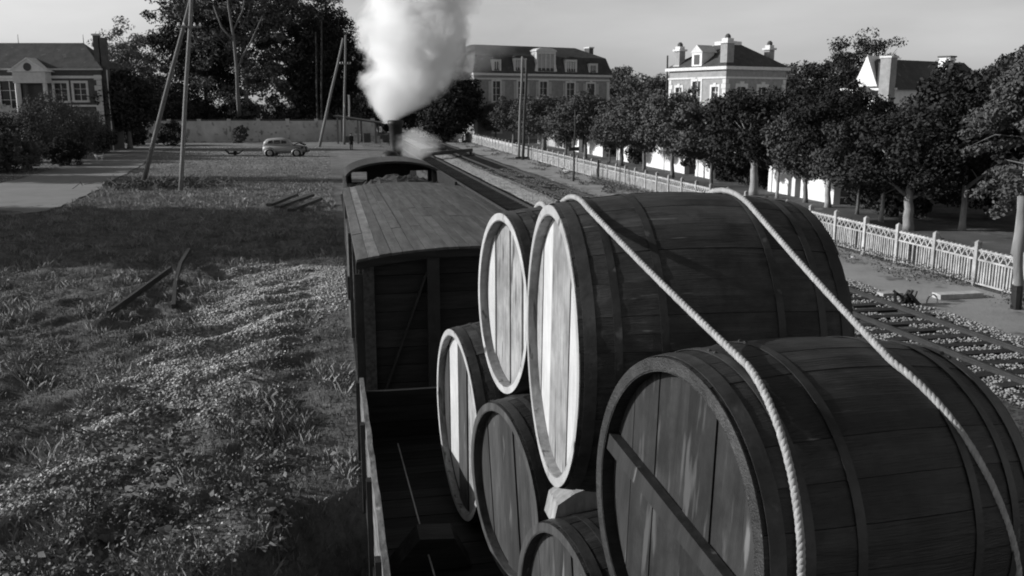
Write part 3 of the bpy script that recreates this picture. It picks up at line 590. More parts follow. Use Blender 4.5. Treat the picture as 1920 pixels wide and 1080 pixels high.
# ------------------------------------------------------------------ buildings
def wall_open(mb, x0, x1, z0, z1, y0, y1, ops):
    X = sorted({x0, x1, *[v for o in ops for v in (o[0], o[1]) if x0 < v < x1]}); Z = sorted({z0, z1, *[v for o in ops for v in (o[2], o[3]) if z0 < v < z1]})
    for i in range(len(X)-1):
        z = None
        for j in range(len(Z)-1):
            cx, cz = (X[i]+X[i+1])/2, (Z[j]+Z[j+1])/2; hole = any(o[0] < cx < o[1] and o[2] < cz < o[3] for o in ops)
            if not hole and z is None: z = Z[j]
            if z is not None and (hole or j == len(Z)-2):
                mb.b2(X[i], X[i+1], y0, y1, z, Z[j] if hole else Z[j+1]); z = None
def window(r_, x0, x1, z0, z1, yf, side=0, fr=.12, shut=False, arch=False, sw=.5, pm='pane'):
    """yf: outer wall face; side 0: facade facing -y; side 1: face at x=yf facing -x with x0,x1 read along y"""
    def B(mb, a, b_, c, d, e, f_):
        if side == 0: mb.b2(a, b_, c, d, e, f_)
        else: mb.b2(c, d, a, b_, e, f_)
    m = MB(); o = -.05
    B(m, x0-fr, x0+.02, yf+o, yf+.1, z0, z1); B(m, x1-.02, x1+fr, yf+o, yf+.1, z0, z1); B(m, x0-fr, x1+fr, yf+o-.01, yf+.1, z1, z1+fr*1.2); B(m, x0-fr*1.3, x1+fr*1.3, yf+o-.05, yf+.1, z0-fr, z0)
    if arch: B(m, (x0+x1)/2-fr, (x0+x1)/2+fr, yf-.1, yf+.1, z1+.01, z1+fr*2)
    w_ = m.build('window', M['trim'], r_)
    p_ = MB(); B(p_, x0+.02, x1-.02, yf+.16, yf+.2, z0, z1); p_.build('pane', M[pm], w_)
    g = MB(); c = (x0+x1)/2; B(g, c-.03, c+.03, yf+.1, yf+.155, z0, z1)
    for q in (1/3, 2/3): B(g, x0+.02, x1-.02, yf+.11, yf+.15, z0+(z1-z0)*q-.02, z0+(z1-z0)*q+.02)
    g.build('glazing_bars', M['white'], w_)
    if shut:
        for s in (-1, 1):
            h = MB(); a, b_ = (x0-fr-sw, x0-fr-.02) if s < 0 else (x1+fr+.02, x1+fr+sw); B(h, a, b_, yf-.06, yf-.015, z0, z1); h.build('shutter', M['shutter'], w_)
    return w_
def hip(mb, x0, x1, y0, y1, z0, z1, ins, insy=None):
    insy = (y1-y0)/2 if insy is None else insy
    v = [(x0, y0, z0), (x1, y0, z0), (x1, y1, z0), (x0, y1, z0), (x0+ins, y0+insy, z1), (x1-ins, y0+insy, z1), (x1-ins, y1-insy, z1), (x0+ins, y1-insy, z1)]
    if abs(y1-y0-2*insy) < 1e-3:
        v = v[:6]; mb.add(v, [(0, 1, 5, 4), (1, 2, 5), (2, 3, 4, 5), (3, 0, 4), (3, 2, 1, 0)])
    else: mb.add(v, [(0, 1, 5, 4), (1, 2, 6, 5), (2, 3, 7, 6), (3, 0, 4, 7), (4, 5, 6, 7), (3, 2, 1, 0)])
    return mb
def chimney(r_, x, y, w_, d, z0, z1, m='brick', pots=2, parent_cap=True):
    c = MB().b2(x-w_/2, x+w_/2, y-d/2, y+d/2, z0, z1).build('chimney', M[m], r_)
    MB().b2(x-w_/2-.1, x+w_/2+.1, y-d/2-.1, y+d/2+.1, z1, z1+.18).build('cap', M['trim'], c)
    for k in range(pots): MB().tube([(x-w_/4+k*w_/2 if pots > 1 else x, y, z1+.18), (x-w_/4+k*w_/2 if pots > 1 else x, y, z1+.6)], [.13, .11], 8).build('pot', M['brick'], c)
    return c
# --- left house
def left_house():
    yaw = R_(-11.4); c0 = atY(188, 133, 106); base = Vector((c0.x, c0.y, 0)); r_ = empty('brick_house', base, 'dark brick house with white pediment porch and hipped slate roof at the left', 'house', rz=yaw)
    f = plane_map(base, yaw); ev = f(100, 131)[1]; x0 = f(-160, 130)[0]
    D_ = 4.6
    def rc(a, b_, c, d): A, B_ = f(a, d), f(b_, c); return (A[0], B_[0], A[1], B_[1])
    wins = [rc(104, 125, 156, 189), rc(140, 161, 156, 188), rc(4, 33, 152, 205)]; door = rc(44, 88, 155, 235)
    m = MB(); wall_open(m, x0, 0, 0, ev, 0, .3, wins+[door]); m.b2(-.3, 0, .3, D_, 0, ev); m.b2(x0, x0+.3, .3, D_, 0, ev); m.b2(x0+.3, -.3, D_-.3, D_, 0, ev); m.b2(x0+.3, -.3, .31, D_-.3, ev-.2, ev-.1)
    m.build('wall', M['brick'], r_)
    for w_ in wins: window(r_, *w_, 0, fr=.22)
    z = f(50, 136)[1]; MB().b2(x0-.2, .25, -.3, .02, ev-.02, ev+.16).build('cornice', M['trim'], r_)
    MB().b2(x0, .1, -.12, -.003, f(50, 147)[1], f(50, 142)[1]).build('string_course', M['trim'], r_)
    MB().b2(f(130, 197)[0], .06, -.1, -.003, f(150, 200)[1], f(150, 196.5)[1]).build('sill_band', M['trim'], r_)
    q = MB()
    for k in range(14):
        zz = .3+k*(ev-.8)/14; wd = .75 if k % 2 else .5; q.b2(-wd, .04, -.05, -.003, zz, zz+(ev-.8)/14-.03)
    q.build('quoins', M['trim'], r_)
    rz = f(80, 78)[1]; rt_ = hip(MB(), x0-.3, .35, -.4, D_+.3, ev+.165, rz, 2.9).build('roof', M['slate'], r_)
    for px in (13, 138): x = f(px, 78)[0]; MB().tube([(x, D_/2, rz-.1), (x, D_/2, rz+.9)], [.04, .02], 6).build('finial', M['iron'], rt_)
    for px in (22, 112): x = f(px, 120)[0]; s = MB().b2(x-.5, x+.5, .9, 1.6, ev+.6, ev+1.15).build('skylight', M['trim'], rt_)
    # porch with pediment
    a, b_ = f(35, 140)[0], f(96, 140)[0]; zt = f(60, 135)[1]; zp = f(63, 112)[1]; zl = f(60, 156)[1]; y = -1.3
    pr = MB().b2(a, b_, y, -.005, zl, zt).build('porch_beam', M['trim'], r_)
    pd = MB().prism([(a-.25, zt+.01), (b_+.25, zt+.01), ((a+b_)/2, zp)], y-.12, .9).build('pediment', M['white'], r_)
    MB().tube([((a+b_)/2, y-.16, (zt*.62+zp*.38)), ((a+b_)/2, y-.11, (zt*.62+zp*.38))], [.42, .42], 16).build('oval_window', M['pane'], pd)
    rp = MB(); rp.prism([(a-.45, zt-.02), (a-.25, zt+.012), ((a+b_)/2, zp+.012), ((a+b_)/2, zp+.16)], y-.25, .95); rp.prism([(b_+.45, zt-.02), (b_+.25, zt+.012), ((a+b_)/2, zp+.012), ((a+b_)/2, zp+.16)], y-.25, .95)
    rp.build('pediment_moulding', M['white'], pd)
    for x in (a+.25, b_-.25): MB().tube([(x, y+.25, 0), (x, y+.25, zl)], [.26, .22], 12).build('column', M['trim'], r_)
    MB().b2(door[0], door[1], .2, .26, 0, door[3]).build('door', M['pane'], r_)
    # curved stair wall at the left edge
    st = MB(); prev = None
    for k in range(10):
        px = -40+k*9.5; zz = 5.55-.9*(k/9)**2+.1*math.sin(k); x = f(px, 190)[0]; st.b2(x, x+.62, -3.2, -2.9, 0, zz-.15*(k > 6))
    st.build('stair_wall', M['wallpale'], r_)
    x1 = f(179, 100)[0]; zc = f(179, 66)[1]; chimney(r_, x1-.05, .62, .55, .5, ev-.4, zc, 'brick', 0)
    x2 = f(190, 100)[0]; MB().b2(.06, .58, .3, 1.0, 0, f(190, 70)[1]).build('chimney', M['brick'], r_)
    MB().tube([(.62, .15, 0), (.62, .15, ev)], .06, 6).build('downpipe', M['trim'], r_)
left_house()
# --- mansion
def mansion():
    yaw = R_(20); c0 = atY(888, 137, 122); base = Vector((c0.x, c0.y, 0)); r_ = empty('mansion', base, 'brick mansion with a mansard slate roof and five dormers beyond the street trees', 'house', rz=yaw)
    f = plane_map(base, yaw); ev = f(888, 137)[1]; W = f(1143, 145)[0]; D_ = 11
    def rc(a, b_, c, d):
        s = 1.0; A, B_ = f(a, d), f(b_, c); return (A[0], B_[0], A[1], B_[1])
    dz = lambda px: f(px, 137+(px-888)/255*8)[1]-ev           # the eave stays level
    def win(a, b_, c, d): A, B_ = f(a, d), f(b_, c); k = dz((a+b_)/2); return (A[0], B_[0], A[1]-k, B_[1]-k)
    ws = [win(924, 938, 153, 190), win(971, 984, 154, 191), win(1012, 1026, 155, 192), win(1062, 1077, 158, 193), win(1100, 1115, 160, 195)]
    lo = [(a, b_, 1.1, 3.6) for a, b_, _, _ in ws]
    m = MB(); wall_open(m, 0, W, 0, ev, 0, .3, ws+lo); m.b2(0, .3, .3, D_, 0, ev); m.b2(W-.3, W, .3, D_, 0, ev); m.b2(.3, W-.3, D_-.3, D_, 0, ev); m.b2(.3, W-.3, .31, D_-.3, ev-.2, ev-.1); m.build('wall', M['brickm'], r_)
    for w_ in ws+lo: window(r_, *w_, 0, fr=.2, shut=True, arch=True)
    MB().b2(-.25, W+.25, -.3, -.003, ev-.25, ev+.05).build('cornice', M['trim'], r_)
    MB().b2(0, W, -.08, -.003, ev-.8, ev-.6).build('string_course', M['trim'], r_)
    for x in (.0, W-.5): MB().b2(x, x+.5, -.06, -.003, 0, ev-.9).build('corner_pilaster', M['trim'], r_)
    z1 = ev+2.4; z2 = ev+4.0
    rf = MB(); x0, x1, y0, y1 = -.3, W+.3, -.35, D_+.3; i1 = .75
    v = [(x0, y0, ev+.06), (x1, y0, ev+.06), (x1, y1, ev+.06), (x0, y1, ev+.06), (x0+i1, y0+i1, z1), (x1-i1, y0+i1, z1), (x1-i1, y1-i1, z1), (x0+i1, y1-i1, z1), (x0+3.2, D_/2-.8, z2), (x1-3.2, D_/2-.8, z2), (x1-3.2, D_/2+.8, z2), (x0+3.2, D_/2+.8, z2)]
    rf.add(v, [(0, 1, 5, 4), (1, 2, 6, 5), (2, 3, 7, 6), (3, 0, 4, 7), (4, 5, 9, 8), (5, 6, 10, 9), (6, 7, 11, 10), (7, 4, 8, 11), (8, 9, 10, 11), (3, 2, 1, 0)])
    rf = rf.build('roof', M['slate'], r_)
    for a, b_, hh, big in [(921, 938, 1.7, 0), (962, 986, 1.95, 0), (1004, 1040, 2.9, 1), (1058, 1080, 1.95, 0), (1102, 1119, 1.5, 0)]:
        xa, xb = f(a, 130)[0], f(b_, 130)[0]; zb = ev+.15; cx = (xa+xb)/2
        d = MB(); wall_open(d, xa, xb, zb, zb+hh, -.25, -.05, [(xa+.28, xb-.28, zb+.25, zb+hh-.3)]); d.b2(xa, xa+.15, -.05, 1.2, zb, zb+hh); d.b2(xb-.15, xb, -.05, 1.2, zb, zb+hh)
        if big: d.prism([(xa-.35, zb), (xa, zb), (xa, zb+1.4), (xa-.12, zb+.7)], -.24, -.06); d.prism([(xb+.35, zb), (xb, zb), (xb, zb+1.4), (xb+.12, zb+.7)], -.24, -.06)
        d = d.build('dormer', M['trim'], r_)
        t_ = MB(); pts = [(cx+(xb-xa+.3)/2*math.cos(q), zb+hh+(.55 if big else .35)*math.sin(q)) for q in np.linspace(0, math.pi, 9)]; t_.prism(pts, -.35, 1.3); t_.build('hood', M['trim'] if big else M['slate'], d)
        p_ = MB().b2(xa+.2, xb-.2, -.1, -.06, zb+.2, zb+hh-.25).build('pane', M['curtain' if 950 < a < 1090 else 'pane'], d)
        g = MB(); g.b2(cx-.04, cx+.04, -.2, -.11, zb+.25, zb+hh-.3)
        for s in (-1, 1): g.b2(cx+s*(xb-xa)*.22-.03, cx+s*(xb-xa)*.22+.03, -.2, -.11, zb+.25, zb+hh-.3)
        g.build('glazing_bars', M['white'], d)
    chimney(r_, .05, 3.5, .75, 1.3, ev-1, ev+4.4, 'brick', 0); chimney(r_, W-.5, 4.5, .75, 1.2, ev, ev+4.0, 'brick', 0)
    for a in (951, 997): x = f(a, 120)[0]; MB().box((x, .55, ev+2.05), (.25, .4, .3)).build('roof_vent', M['trim'], rf)
mansion()
# --- corner villa
def corner_villa():
    yaw = R_(20); c0 = atY(1362, 128, 88); base = Vector((c0.x, c0.y, 0)); r_ = empty('corner_villa', base, 'brick villa seen on its corner with stone trim and three ornate tall chimneys', 'house', rz=yaw)
    ev = c0.z; W, D_ = 8.6, 8.6
    f = plane_map(base, yaw)
    def win(a, b_, c, d, dz): A, B_ = f(a, d), f(b_, c); return (A[0], B_[0], A[1]+dz, B_[1]+dz)
    ws = [win(1381, 1398, 163, 196, 0), win(1420, 1437, 166, 203, .1)]; lo = [(a, b_, .9, 3.2) for a, b_, _, _ in ws]
    m = MB(); wall_open(m, 0, W, 0, ev, 0, .3, ws+lo)
    side = [(1.0, 2.0, ws[0][2]+.2, ws[0][3]), (3.6, 4.9, ws[0][2], ws[0][3]+.6), (6.5, 7.5, ws[0][2]+.2, ws[0][3])]
    s = MB(); wall_open(s, .3, D_, 0, ev, 0, .3, side); m.v += [(b_, a, c) for a, b_, c in []]
    sv = [(y, x, z) for x, y, z in s.v]; m.add(sv, s.f); m.b2(W-.3, W, .3, D_, 0, ev); m.b2(.3, W-.3, D_-.3, D_, 0, ev); m.b2(.3, W-.3, .31, D_-.31, ev-.2, ev-.1)
    m.build('wall', M['brickpale'], r_)
    for w_ in ws+lo: window(r_, *w_, 0, fr=.28, arch=True, shut=False)
    for w_ in side: window(r_, *w_, 0, side=1, fr=.2, arch=True)
    cm = MB(); cm.b2(-.35, W+.35, -.35, -.004, ev-.1, ev+.22); cm.b2(-.35, -.004, -.004, D_+.35, ev-.1, ev+.22); cm.build('cornice', M['trim'], r_)
    cm = MB(); cm.b2(-.1, W+.1, -.1, -.004, ev-.98, ev-.8); cm.b2(-.1, -.004, -.003, D_+.1, ev-.98, ev-.8); cm.build('string_course', M['trim'], r_)
    for (a, b_) in ((-.06, -.06), (W-.5, -.06)):
        q = MB()
        for k in range(15):
            zz = k*(ev-1)/15; wd = .6 if k % 2 else .42; q.b2(a if a < 1 else W-wd+.06, a+wd if a < 1 else W+.06, -.06, -.004, zz, zz+(ev-1)/15-.03)
            if a < 1: q.b2(-.06, -.004, -.003, wd, zz, zz+(ev-1)/15-.03)
        q.build('quoins', M['trim'], r_)
    q = MB()
    for k in range(15):
        zz = k*(ev-1)/15; wd = .6 if k % 2 else .42; q.b2(-.06, -.004, D_-wd, D_, zz, zz+(ev-1)/15-.03)
    q.build('quoins', M['trim'], r_)
    rf = hip(MB(), -.3, W+.3, -.3, D_+.3, ev+.225, ev+2.6, 3.6, 3.6).build('roof', M['slate'], r_)
    MB().b2(3.3, W-3.3, 3.3, D_-3.3, ev+2.55, ev+2.95).build('ridge_ornament', M['white'], rf)
    for (x, y, w_, hh) in [(.5, 7.6, .8, 2.6), (.75, .75, .95, 3.1), (W-.5, 2.0, .75, 2.7)]:
        c = MB().b2(x-w_/2, x+w_/2, y-w_/2, y+w_/2, ev-.1, ev+hh-.6).build('chimney', M['brickpale'], r_)
        MB().b2(x-w_/2-.16, x+w_/2+.16, y-w_/2-.16, y+w_/2+.16, ev+hh-.6, ev+hh-.4).build('cap', M['trim'], c)
        MB().b2(x-w_/2+.05, x+w_/2-.05, y-w_/2+.05, y+w_/2-.05, ev+hh-.4, ev+hh-.1).build('collar', M['trim'], c)
        MB().tube([(x, y, ev+hh-.1), (x, y, ev+hh+.15), (x, y, ev+hh+.35)], [.3, .3, .12], 10).build('pot', M['brick'], c)
        MB().b2(x-w_/2-.1, x+w_/2+.1, y-w_/2-.1, y+w_/2+.1, ev+.22, ev+.5).build('plinth', M['trim'], c)
    # gabled stone dormer over the middle of the lit side
    d = MB(); d.b2(-.12, 1.6, 3.5, 5.0, ev+.225, ev+1.7); d = d.build('dormer', M['white'], r_)
    g = MB(); g.add([(-.2, 3.3, ev+1.7), (-.2, 5.2, ev+1.7), (-.2, 4.25, ev+2.5), (1.9, 3.3, ev+1.7), (1.9, 5.2, ev+1.7), (1.9, 4.25, ev+2.5)], [(0, 1, 2), (3, 5, 4), (0, 2, 5, 3), (1, 4, 5, 2), (0, 3, 4, 1)]); g.build('gable', M['trim'], d)
    MB().b2(-.16, -.123, 3.85, 4.65, ev+.5, ev+1.5).build('pane', M['pane'], d)
    MB().box((.9, 3.0, 1.2), (.01, .01, .01))
corner_villa()
# --- low house at the right
def low_house():
    yaw = R_(24); c0 = atY(1672, 168, 66); base = Vector((c0.x, c0.y, 0)); r_ = empty('low_house', base, 'white walled low house with dark roof and tall white chimney at the right', 'house', rz=yaw)
    ev = c0.z; f = plane_map(base, yaw); W = f(1850, 168)[0]; D_ = 4
    m = MB(); ops = [(x, x+1.0, 2.6, 4.6) for x in np.arange(1.2, W-1.2, 2.6)]; wall_open(m, 0, W, 0, ev, 0, .3, ops); m.b2(0, .3, .3, D_, 0, ev); m.b2(W-.3, W, .3, D_, 0, ev); m.b2(.3, W-.3, D_-.3, D_, 0, ev)
    m.build('wall', M['white'], r_)
    for o in ops: window(r_, *o, 0, fr=.12)
    zr = f(1760, 112)[1]
    hip(MB(), -.1, W+.4, -.5, D_+.5, ev+.01, zr, .9).build('roof', M['slate'], r_)
    MB().b2(-.3, -.12, -.55, D_+.55, ev-.05, ev+.12).build('fascia', M['white'], r_)
    g = MB(); g.add([(.0, 1.2, ev), (.0, 3.6, ev), (.0, 2.4, zr+.25), (1.6, 1.2, ev), (1.6, 3.6, ev), (1.6, 2.4, zr+.25)], [(0, 1, 2), (3, 5, 4), (0, 2, 5, 3), (1, 4, 5, 2), (0, 3, 4, 1)]); g.build('gable', M['white'], r_)
    xc = f(1787, 150)[0]; zc = f(1787, 107)[1]; c = MB().b2(xc-.42, xc+.42, .2, 1.2, ev-.4, zc).build('chimney', M['white'], r_); MB().b2(xc-.5, xc+.5, .12, 1.28, zc, zc+.12).build('cap', M['brick'], c)
    xc = f(1665, 150)[0]; zc = f(1665, 106)[1]; c = MB().b2(xc-.42, xc+.42, -.4, .5, 0, zc-.1).build('chimney', M['brickpale'], r_); MB().b2(xc-.5, xc+.5, -.48, .58, zc-.1, zc+.05).build('cap', M['trim'], c)
    MB().b2(-1.3, -.01, .5, 3, 0, ev-.6).build('annex_wall', M['white'], r_)
    hip(MB(), -1.5, -.0, .3, 3.2, ev-.59, ev+.2, .8).build('annex_roof', M['slate'], r_)
low_house()
# --- far gates and shed near the crossing
def board_gate(label, pxs, py0, py1, m):
    a, b_ = G(pxs[0], py0), G(pxs[1], py0+2); a.z = b_.z = 0; d = b_-a; L_ = d.length; h = atY(pxs[0], py1, a.y).z
    r_ = empty('board_gate', a, label, 'gate', 'gates beyond the far end of the tracks', rz=math.atan2(d.y, d.x)); n = max(3, int(L_/.35))
    for k in range(n): MB().b2(L_*k/n+.02, L_*(k+1)/n-.02, -.03, .03, .1, h+rnd.uniform(-.1, .1)).build('board', M[m], r_)
    for z in (.4, h-.35): MB().b2(0, L_, .035, .08, z, z+.12).build('rail', M[m], r_)
board_gate('tall white board gate just right of the steam', (787, 815), 258, 227, 'white')
board_gate('narrow white gate leaf right of the tall gate', (818, 836), 262, 240, 'white')
board_gate('bright white board panel at the far end of the concrete fence', (868, 884), 258, 228, 'white')
board_gate('grey board panel left of the concrete fence end', (838, 866), 266, 250, 'concrete')
def shelter():
    a = G(690, 268); a.z = 0; r_ = empty('shelter', a, 'open timber shelter with a dark sloping roof left of the locomotive', 'shelter', rz=R_(-8))
    W = 7; MB().prism([(-W/2-.5, 3.3), (W/2, 2.2), (W/2, 2.35), (-W/2-.5, 3.5)], -2.2, 2.2).build('roof', M['slate'], r_)
    for x in (-W/2, -1, 1.2, W/2-.3):
        for y in (-2, 2): MB().b2(x-.1, x+.1, y-.1, y+.1, 0, 2.15+(W/2-x)*.155).build('post', M['pole'], r_)
    for k in range(5): MB().b2(-3+k*1.2, -2.2+k*1.2, 1.0, 1.7, 0, .8+.2*(k % 3)).build('crate_stack', M['concrete'] if k % 2 else M['brick'], r_)
shelter()
for i, (x_, y_, rx, rz_) in enumerate([(15.5, 150, 5, 2.6), (9, 152, 5, 2.8), (21, 146, 4.5, 3.2), (4, 156, 5, 2.6)]):
    bush(f'dark thicket beyond the far end of the tracks, {ORD[i]} clump', (x_, y_, 0), rx, 2.5, rz_, 110, .2, 'leafb', 280+i, group='thicket beyond the tracks')

# ------------------------------------------------------------------ poles
def pole(name, label, b_, t_, r0, r1, m='pole', group=None, extra=None, cat='pole'):
    b_, t_ = Vector(b_), Vector(t_); r_ = empty(name, b_, label, cat, group); n = 8
    pts = [(t_-b_)*k/n+Vector((math.sin(k*1.3)*.02, math.cos(k*1.7)*.02, 0)) for k in range(n+1)]; pts[0].z -= .2
    MB().tube(pts, [r0+(r1-r0)*k/n for k in range(n+1)], 10).build('shaft', M[m], r_, True)
    if extra: extra(r_, t_-b_)
    return r_
def insul(mb_parent, p): 
    MB().tube([p, p+Vector((0, 0, .05)), p+Vector((0, 0, .12)), p+Vector((0, 0, .2))], [.06, .08, .05, .03], 8).build('insulator', M['white'], mb_parent)
def arms(zs, w_=1.2):
    def f(r_, d):
        for z in zs:
            c = d*(z/d.z); a = MB().bar(c+Vector((-w_/2, -.13, 0)), c+Vector((w_/2, -.13, 0)), .1).build('crossarm', M['pole'], r_)
            for s in (-1, -.5, .5, 1): insul(a, c+Vector((s*w_*.46, -.13, .05)))
    return f
top = atY(362, -60, 60)
b2_ = G(338, 357); za = atY(340, 45, b2_.y).z
pole('telegraph_pole', 'upright weathered telegraph pole of the near left pair, carrying the crossarm', b2_, top, .135, .10, group='near left pole pair', extra=arms([za], 1.35))
pole('telegraph_pole', 'leaning weathered prop pole of the near left pair', G(268, 340), atY(373, -60, 60.6), .15, .11, group='near left pole pair')
b = G(577, 256); pole('telegraph_pole', 'tall single grey pole standing before the long wall', b, atY(570, 10, b.y), .2, .13)
b = G(645, 271); t_ = atY(648, 66, b.y); pole('telegraph_pole', 'upright pole of the far pair beside the person', b, t_, .17, .12, group='far pole pair', extra=arms([atY(645, 120, b.y).z], 1.3))
pole('telegraph_pole', 'leaning prop pole of the far pair beside the person', G(598, 276), t_+Vector((-.3, -.3, -.4)), .18, .13, group='far pole pair')
b = G(655, 262); pole('white_post', 'slim white painted post right of the far pole pair', b, atY(654, 178, b.y), .15, .12, 'white')
b = G(597, 268); pole('telegraph_pole', 'thin dark pole among the trees left of the far pair', G(596, 262), atY(592, 60, 130), .14, .1, 'poledark')
b = G(603, 262); pole('telegraph_pole', 'thin dark pole close beside its twin left of the far pair', b, atY(603, 40, b.y), .14, .1, 'poledark')
b = G(914, 263); pole('telegraph_pole', 'pale pole in front of the left part of the mansion', b, atY(917, 108, b.y), .16, .12)
b = G(972, 296); pole('telegraph_pole', 'paler pole of the close double pole before the mansion', b, atY(980, 106, b.y), .13, .11, 'pole', 'double pole before the mansion')
b = G(980, 300); pole('telegraph_pole', 'dark pole of the close double pole before the mansion', b, atY(988, 112, b.y), .14, .11, 'poledark', 'double pole before the mansion')
r_ = empty('pole_footing', G(978, 299), 'dark iron footing stakes around the double pole', 'footing'); MB().tube([(.6, 0, 0), (.62, 0, 1.3)], .07, 8).build('stake', M['poledark'], r_); MB().bar((-.6, -.1, .15), (.65, -.1, .15), .2).build('beam', M['poledark'], r_)
def sign(r_, d):
    MB().b2(-.35, .35, -.08, .08, 2.0, 2.25).build('sign_plate', M['poledark'], r_)
b = G(1075, 340); pole('signal_post', 'thin post with a small dark plate beside the track', b, atY(1079, 205, b.y), .07, .05, 'poledark', extra=sign)
b = G(1120, 338); pole('short_post', 'short dark post before the concrete fence', b, atY(1122, 300, b.y), .08, .08, 'poledark')
b = G(852, 262); pole('telegraph_pole', 'faint distant pole rising into the smoke', b, atY(853, 85, b.y), .13, .1, 'poledark')
b = G(842, 266); pole('telegraph_pole', 'short dark pole at the far end of the tracks', b, atY(843, 196, b.y), .12, .1, 'poledark')
pole('telegraph_pole', 'thin pole at the left corner of the corner villa', Vector((atY(1252, 105, 100).x, 100, 0)), atY(1252, 104, 100), .12, .09, 'poledark')
b = G(1905, 580); q = atY(1918, 368, b.y); r_ = pole('yard_post', 'thick pale post with tarred foot at the right edge before the fence', b, q, .12, .11, 'pole')
MB().tube([(0, 0, -.1), ((q-b).x*.2, (q-b).y*.2, (q-b).z*.22)], .135, 10).build('tarred_foot', M['iron'], r_)
# wires between poles are too fine to show in the photograph

# ------------------------------------------------------------------ crossing barrier, debris
def bar_thing(name, label, a, b_, w_, z, m, cat, posts=True, group=None):
    a, b_ = Vector(a), Vector(b_); r_ = empty(name, a, label, cat, group); MB().bar((0, 0, z), (b_-a)+Vector((0, 0, z)), w_).build('boom', M[m], r_)
    if posts:
        for q in (.02, .98): p = (b_-a)*q; MB().b2(p.x-.12, p.x+.12, p.y-.12, p.y+.12, 0, z-w_/2).build('post', M[m], r_)
bar_thing('barrier_boom', 'dark barrier boom lying across the far tracks, nearer one', G(792, 300), G(884, 291), .32, .5, 'iron', 'barrier', group='barrier booms')
bar_thing('barrier_boom', 'dark barrier boom lying across the far tracks, farther one', G(786, 292), G(835, 288), .3, .5, 'iron', 'barrier', group='barrier booms')
def rail_piece(label, pts, w_=.07, h=.12, m='rail'):
    p0 = Vector(pts[0]); r_ = MB()
    for i in range(len(pts)-1): r_.bar(Vector(pts[i])-p0, Vector(pts[i+1])-p0, w_, h)
    o = r_.build('rail_piece', M[m]); o.location = p0; tag(o, label, 'rail', 'discarded rails in the grass')
def up_(p, z): p = p.copy(); p.z = z; return p
rail_piece('straight rusty rail lying in the grass left of the bent one', [up_(G(205, 600), .15), up_(G(322, 528), .38)], .08, .16)
rail_piece('bent rail curving up out of the grass', [up_(G(326, 582), .1), up_(G(330, 548), .25), up_(G(340, 520), .4), up_(G(357, 497), .5)], .1, .12)
for i, (a, b_) in enumerate([((505, 392), (555, 376)), ((520, 396), (585, 377)), ((545, 402), (600, 384))]):
    p, q = G(*a), G(*b_); o = MB().bar((0, 0, .2), (q-p)+Vector((0, 0, .32)), .3, .14).build('plank', M['board']); o.location = p; tag(o, f'old sleeper beam lying in the shaded grass, {["top","middle","lowest"][i]} of the stack near the wagon', 'beam', 'old beams beside the train')
# heap of cut branches at the pole foot
p = G(300, 352); r_ = empty('brush_heap', p, 'heap of dark cut branches around the foot of the near left poles', 'brush heap')
tw = MB(); r2 = random.Random(4)
for k in range(110):
    x, y = r2.gauss(0, 2.0), r2.gauss(0, .8); a = r2.uniform(0, 6.28); tw.bar((x, y, r2.uniform(0, .3)), (x+math.cos(a)*r2.uniform(.4, 1.1), y+math.sin(a)*.6, r2.uniform(.1, .8)), .035)
tag(tw.build('twigs', M['bark'], r_), kind='stuff')
Vv, Fa = leaves([((r2.gauss(0, 2.0), r2.gauss(0, .8), r2.uniform(.1, .4)), .4) for _ in range(45)], 40, .08, (1, 1, .6), 9); link('leaves', bulk('leaves', Vv, Fa, M['leafa']), r_)['kind'] = 'stuff'
# debris in the yard
p = G(1712, 572); r_ = empty('scrap_heap', p, 'small dark scrap heap with a bent hoop lying in the yard beside the track', 'scrap')
s = MB(); 
for k in range(14): s.bar((r2.uniform(-.5, .2), r2.uniform(-.2, .2), 0), (r2.uniform(-.5, .2), r2.uniform(-.2, .2), r2.uniform(.15, .4)), .06)
s.build('scrap', M['iron'], r_); MB().tube([(.55+.16*math.cos(q), .0, .02+.24*math.sin(q)) for q in np.linspace(0, math.pi, 9)], .022, 6).build('hoop', M['concrete'], r_)
a = G(1755, 560); o = MB().b2(0, 1.3, -.18, .18, 0, .14).build('kerb_stone', M['concrete']); o.location = a; tag(o, 'long pale kerb stone lying right of the scrap heap', 'stone')
a = G(1668, 556); o = MB().b2(-.3, .3, -.15, .15, 0, .12).build('kerb_stone', M['concrete']); o.location = a; tag(o, 'short pale stone block left of the scrap heap', 'stone')
a = G(1598, 487); o = MB().blob((0, 0, .06), .12, 1, .2, (1, .8, .6)).build('paper_scrap', M['white']); o.location = a; tag(o, 'white scrap lying under the fence', 'litter')
a = G(1062, 324); o = MB().blob((0, 0, .1), .25, 1, .2, (1.4, .8, .6)).build('paper_scrap', M['white']); o.location = a; tag(o, 'white scrap at the fence foot left of the thin post', 'litter')
a = G(1700, 507); o = MB().b2(-.5, .5, -.08, .08, 0, .08).build('plank', M['concrete'], None); o.location = a; o.rotation_euler = (0, 0, -.4); tag(o, 'pale plank lying in weeds beside the fence', 'plank')
p = G(440, 291); r_ = empty('handcart', p, 'small dark tipped handcart on the open ground left of the car', 'handcart')
MB().prism([(-.9, .55), (-.55, .12), (.45, .12), (.95, .5), (.8, .52), (.4, .25), (-.5, .25), (-.8, .58)], -.4, .4).build('tray', M['iron'], r_); MB().tube([(.1, -.45, .22), (.1, -.38, .22)], .22, 12).build('wheel', M['rubber'], r_)

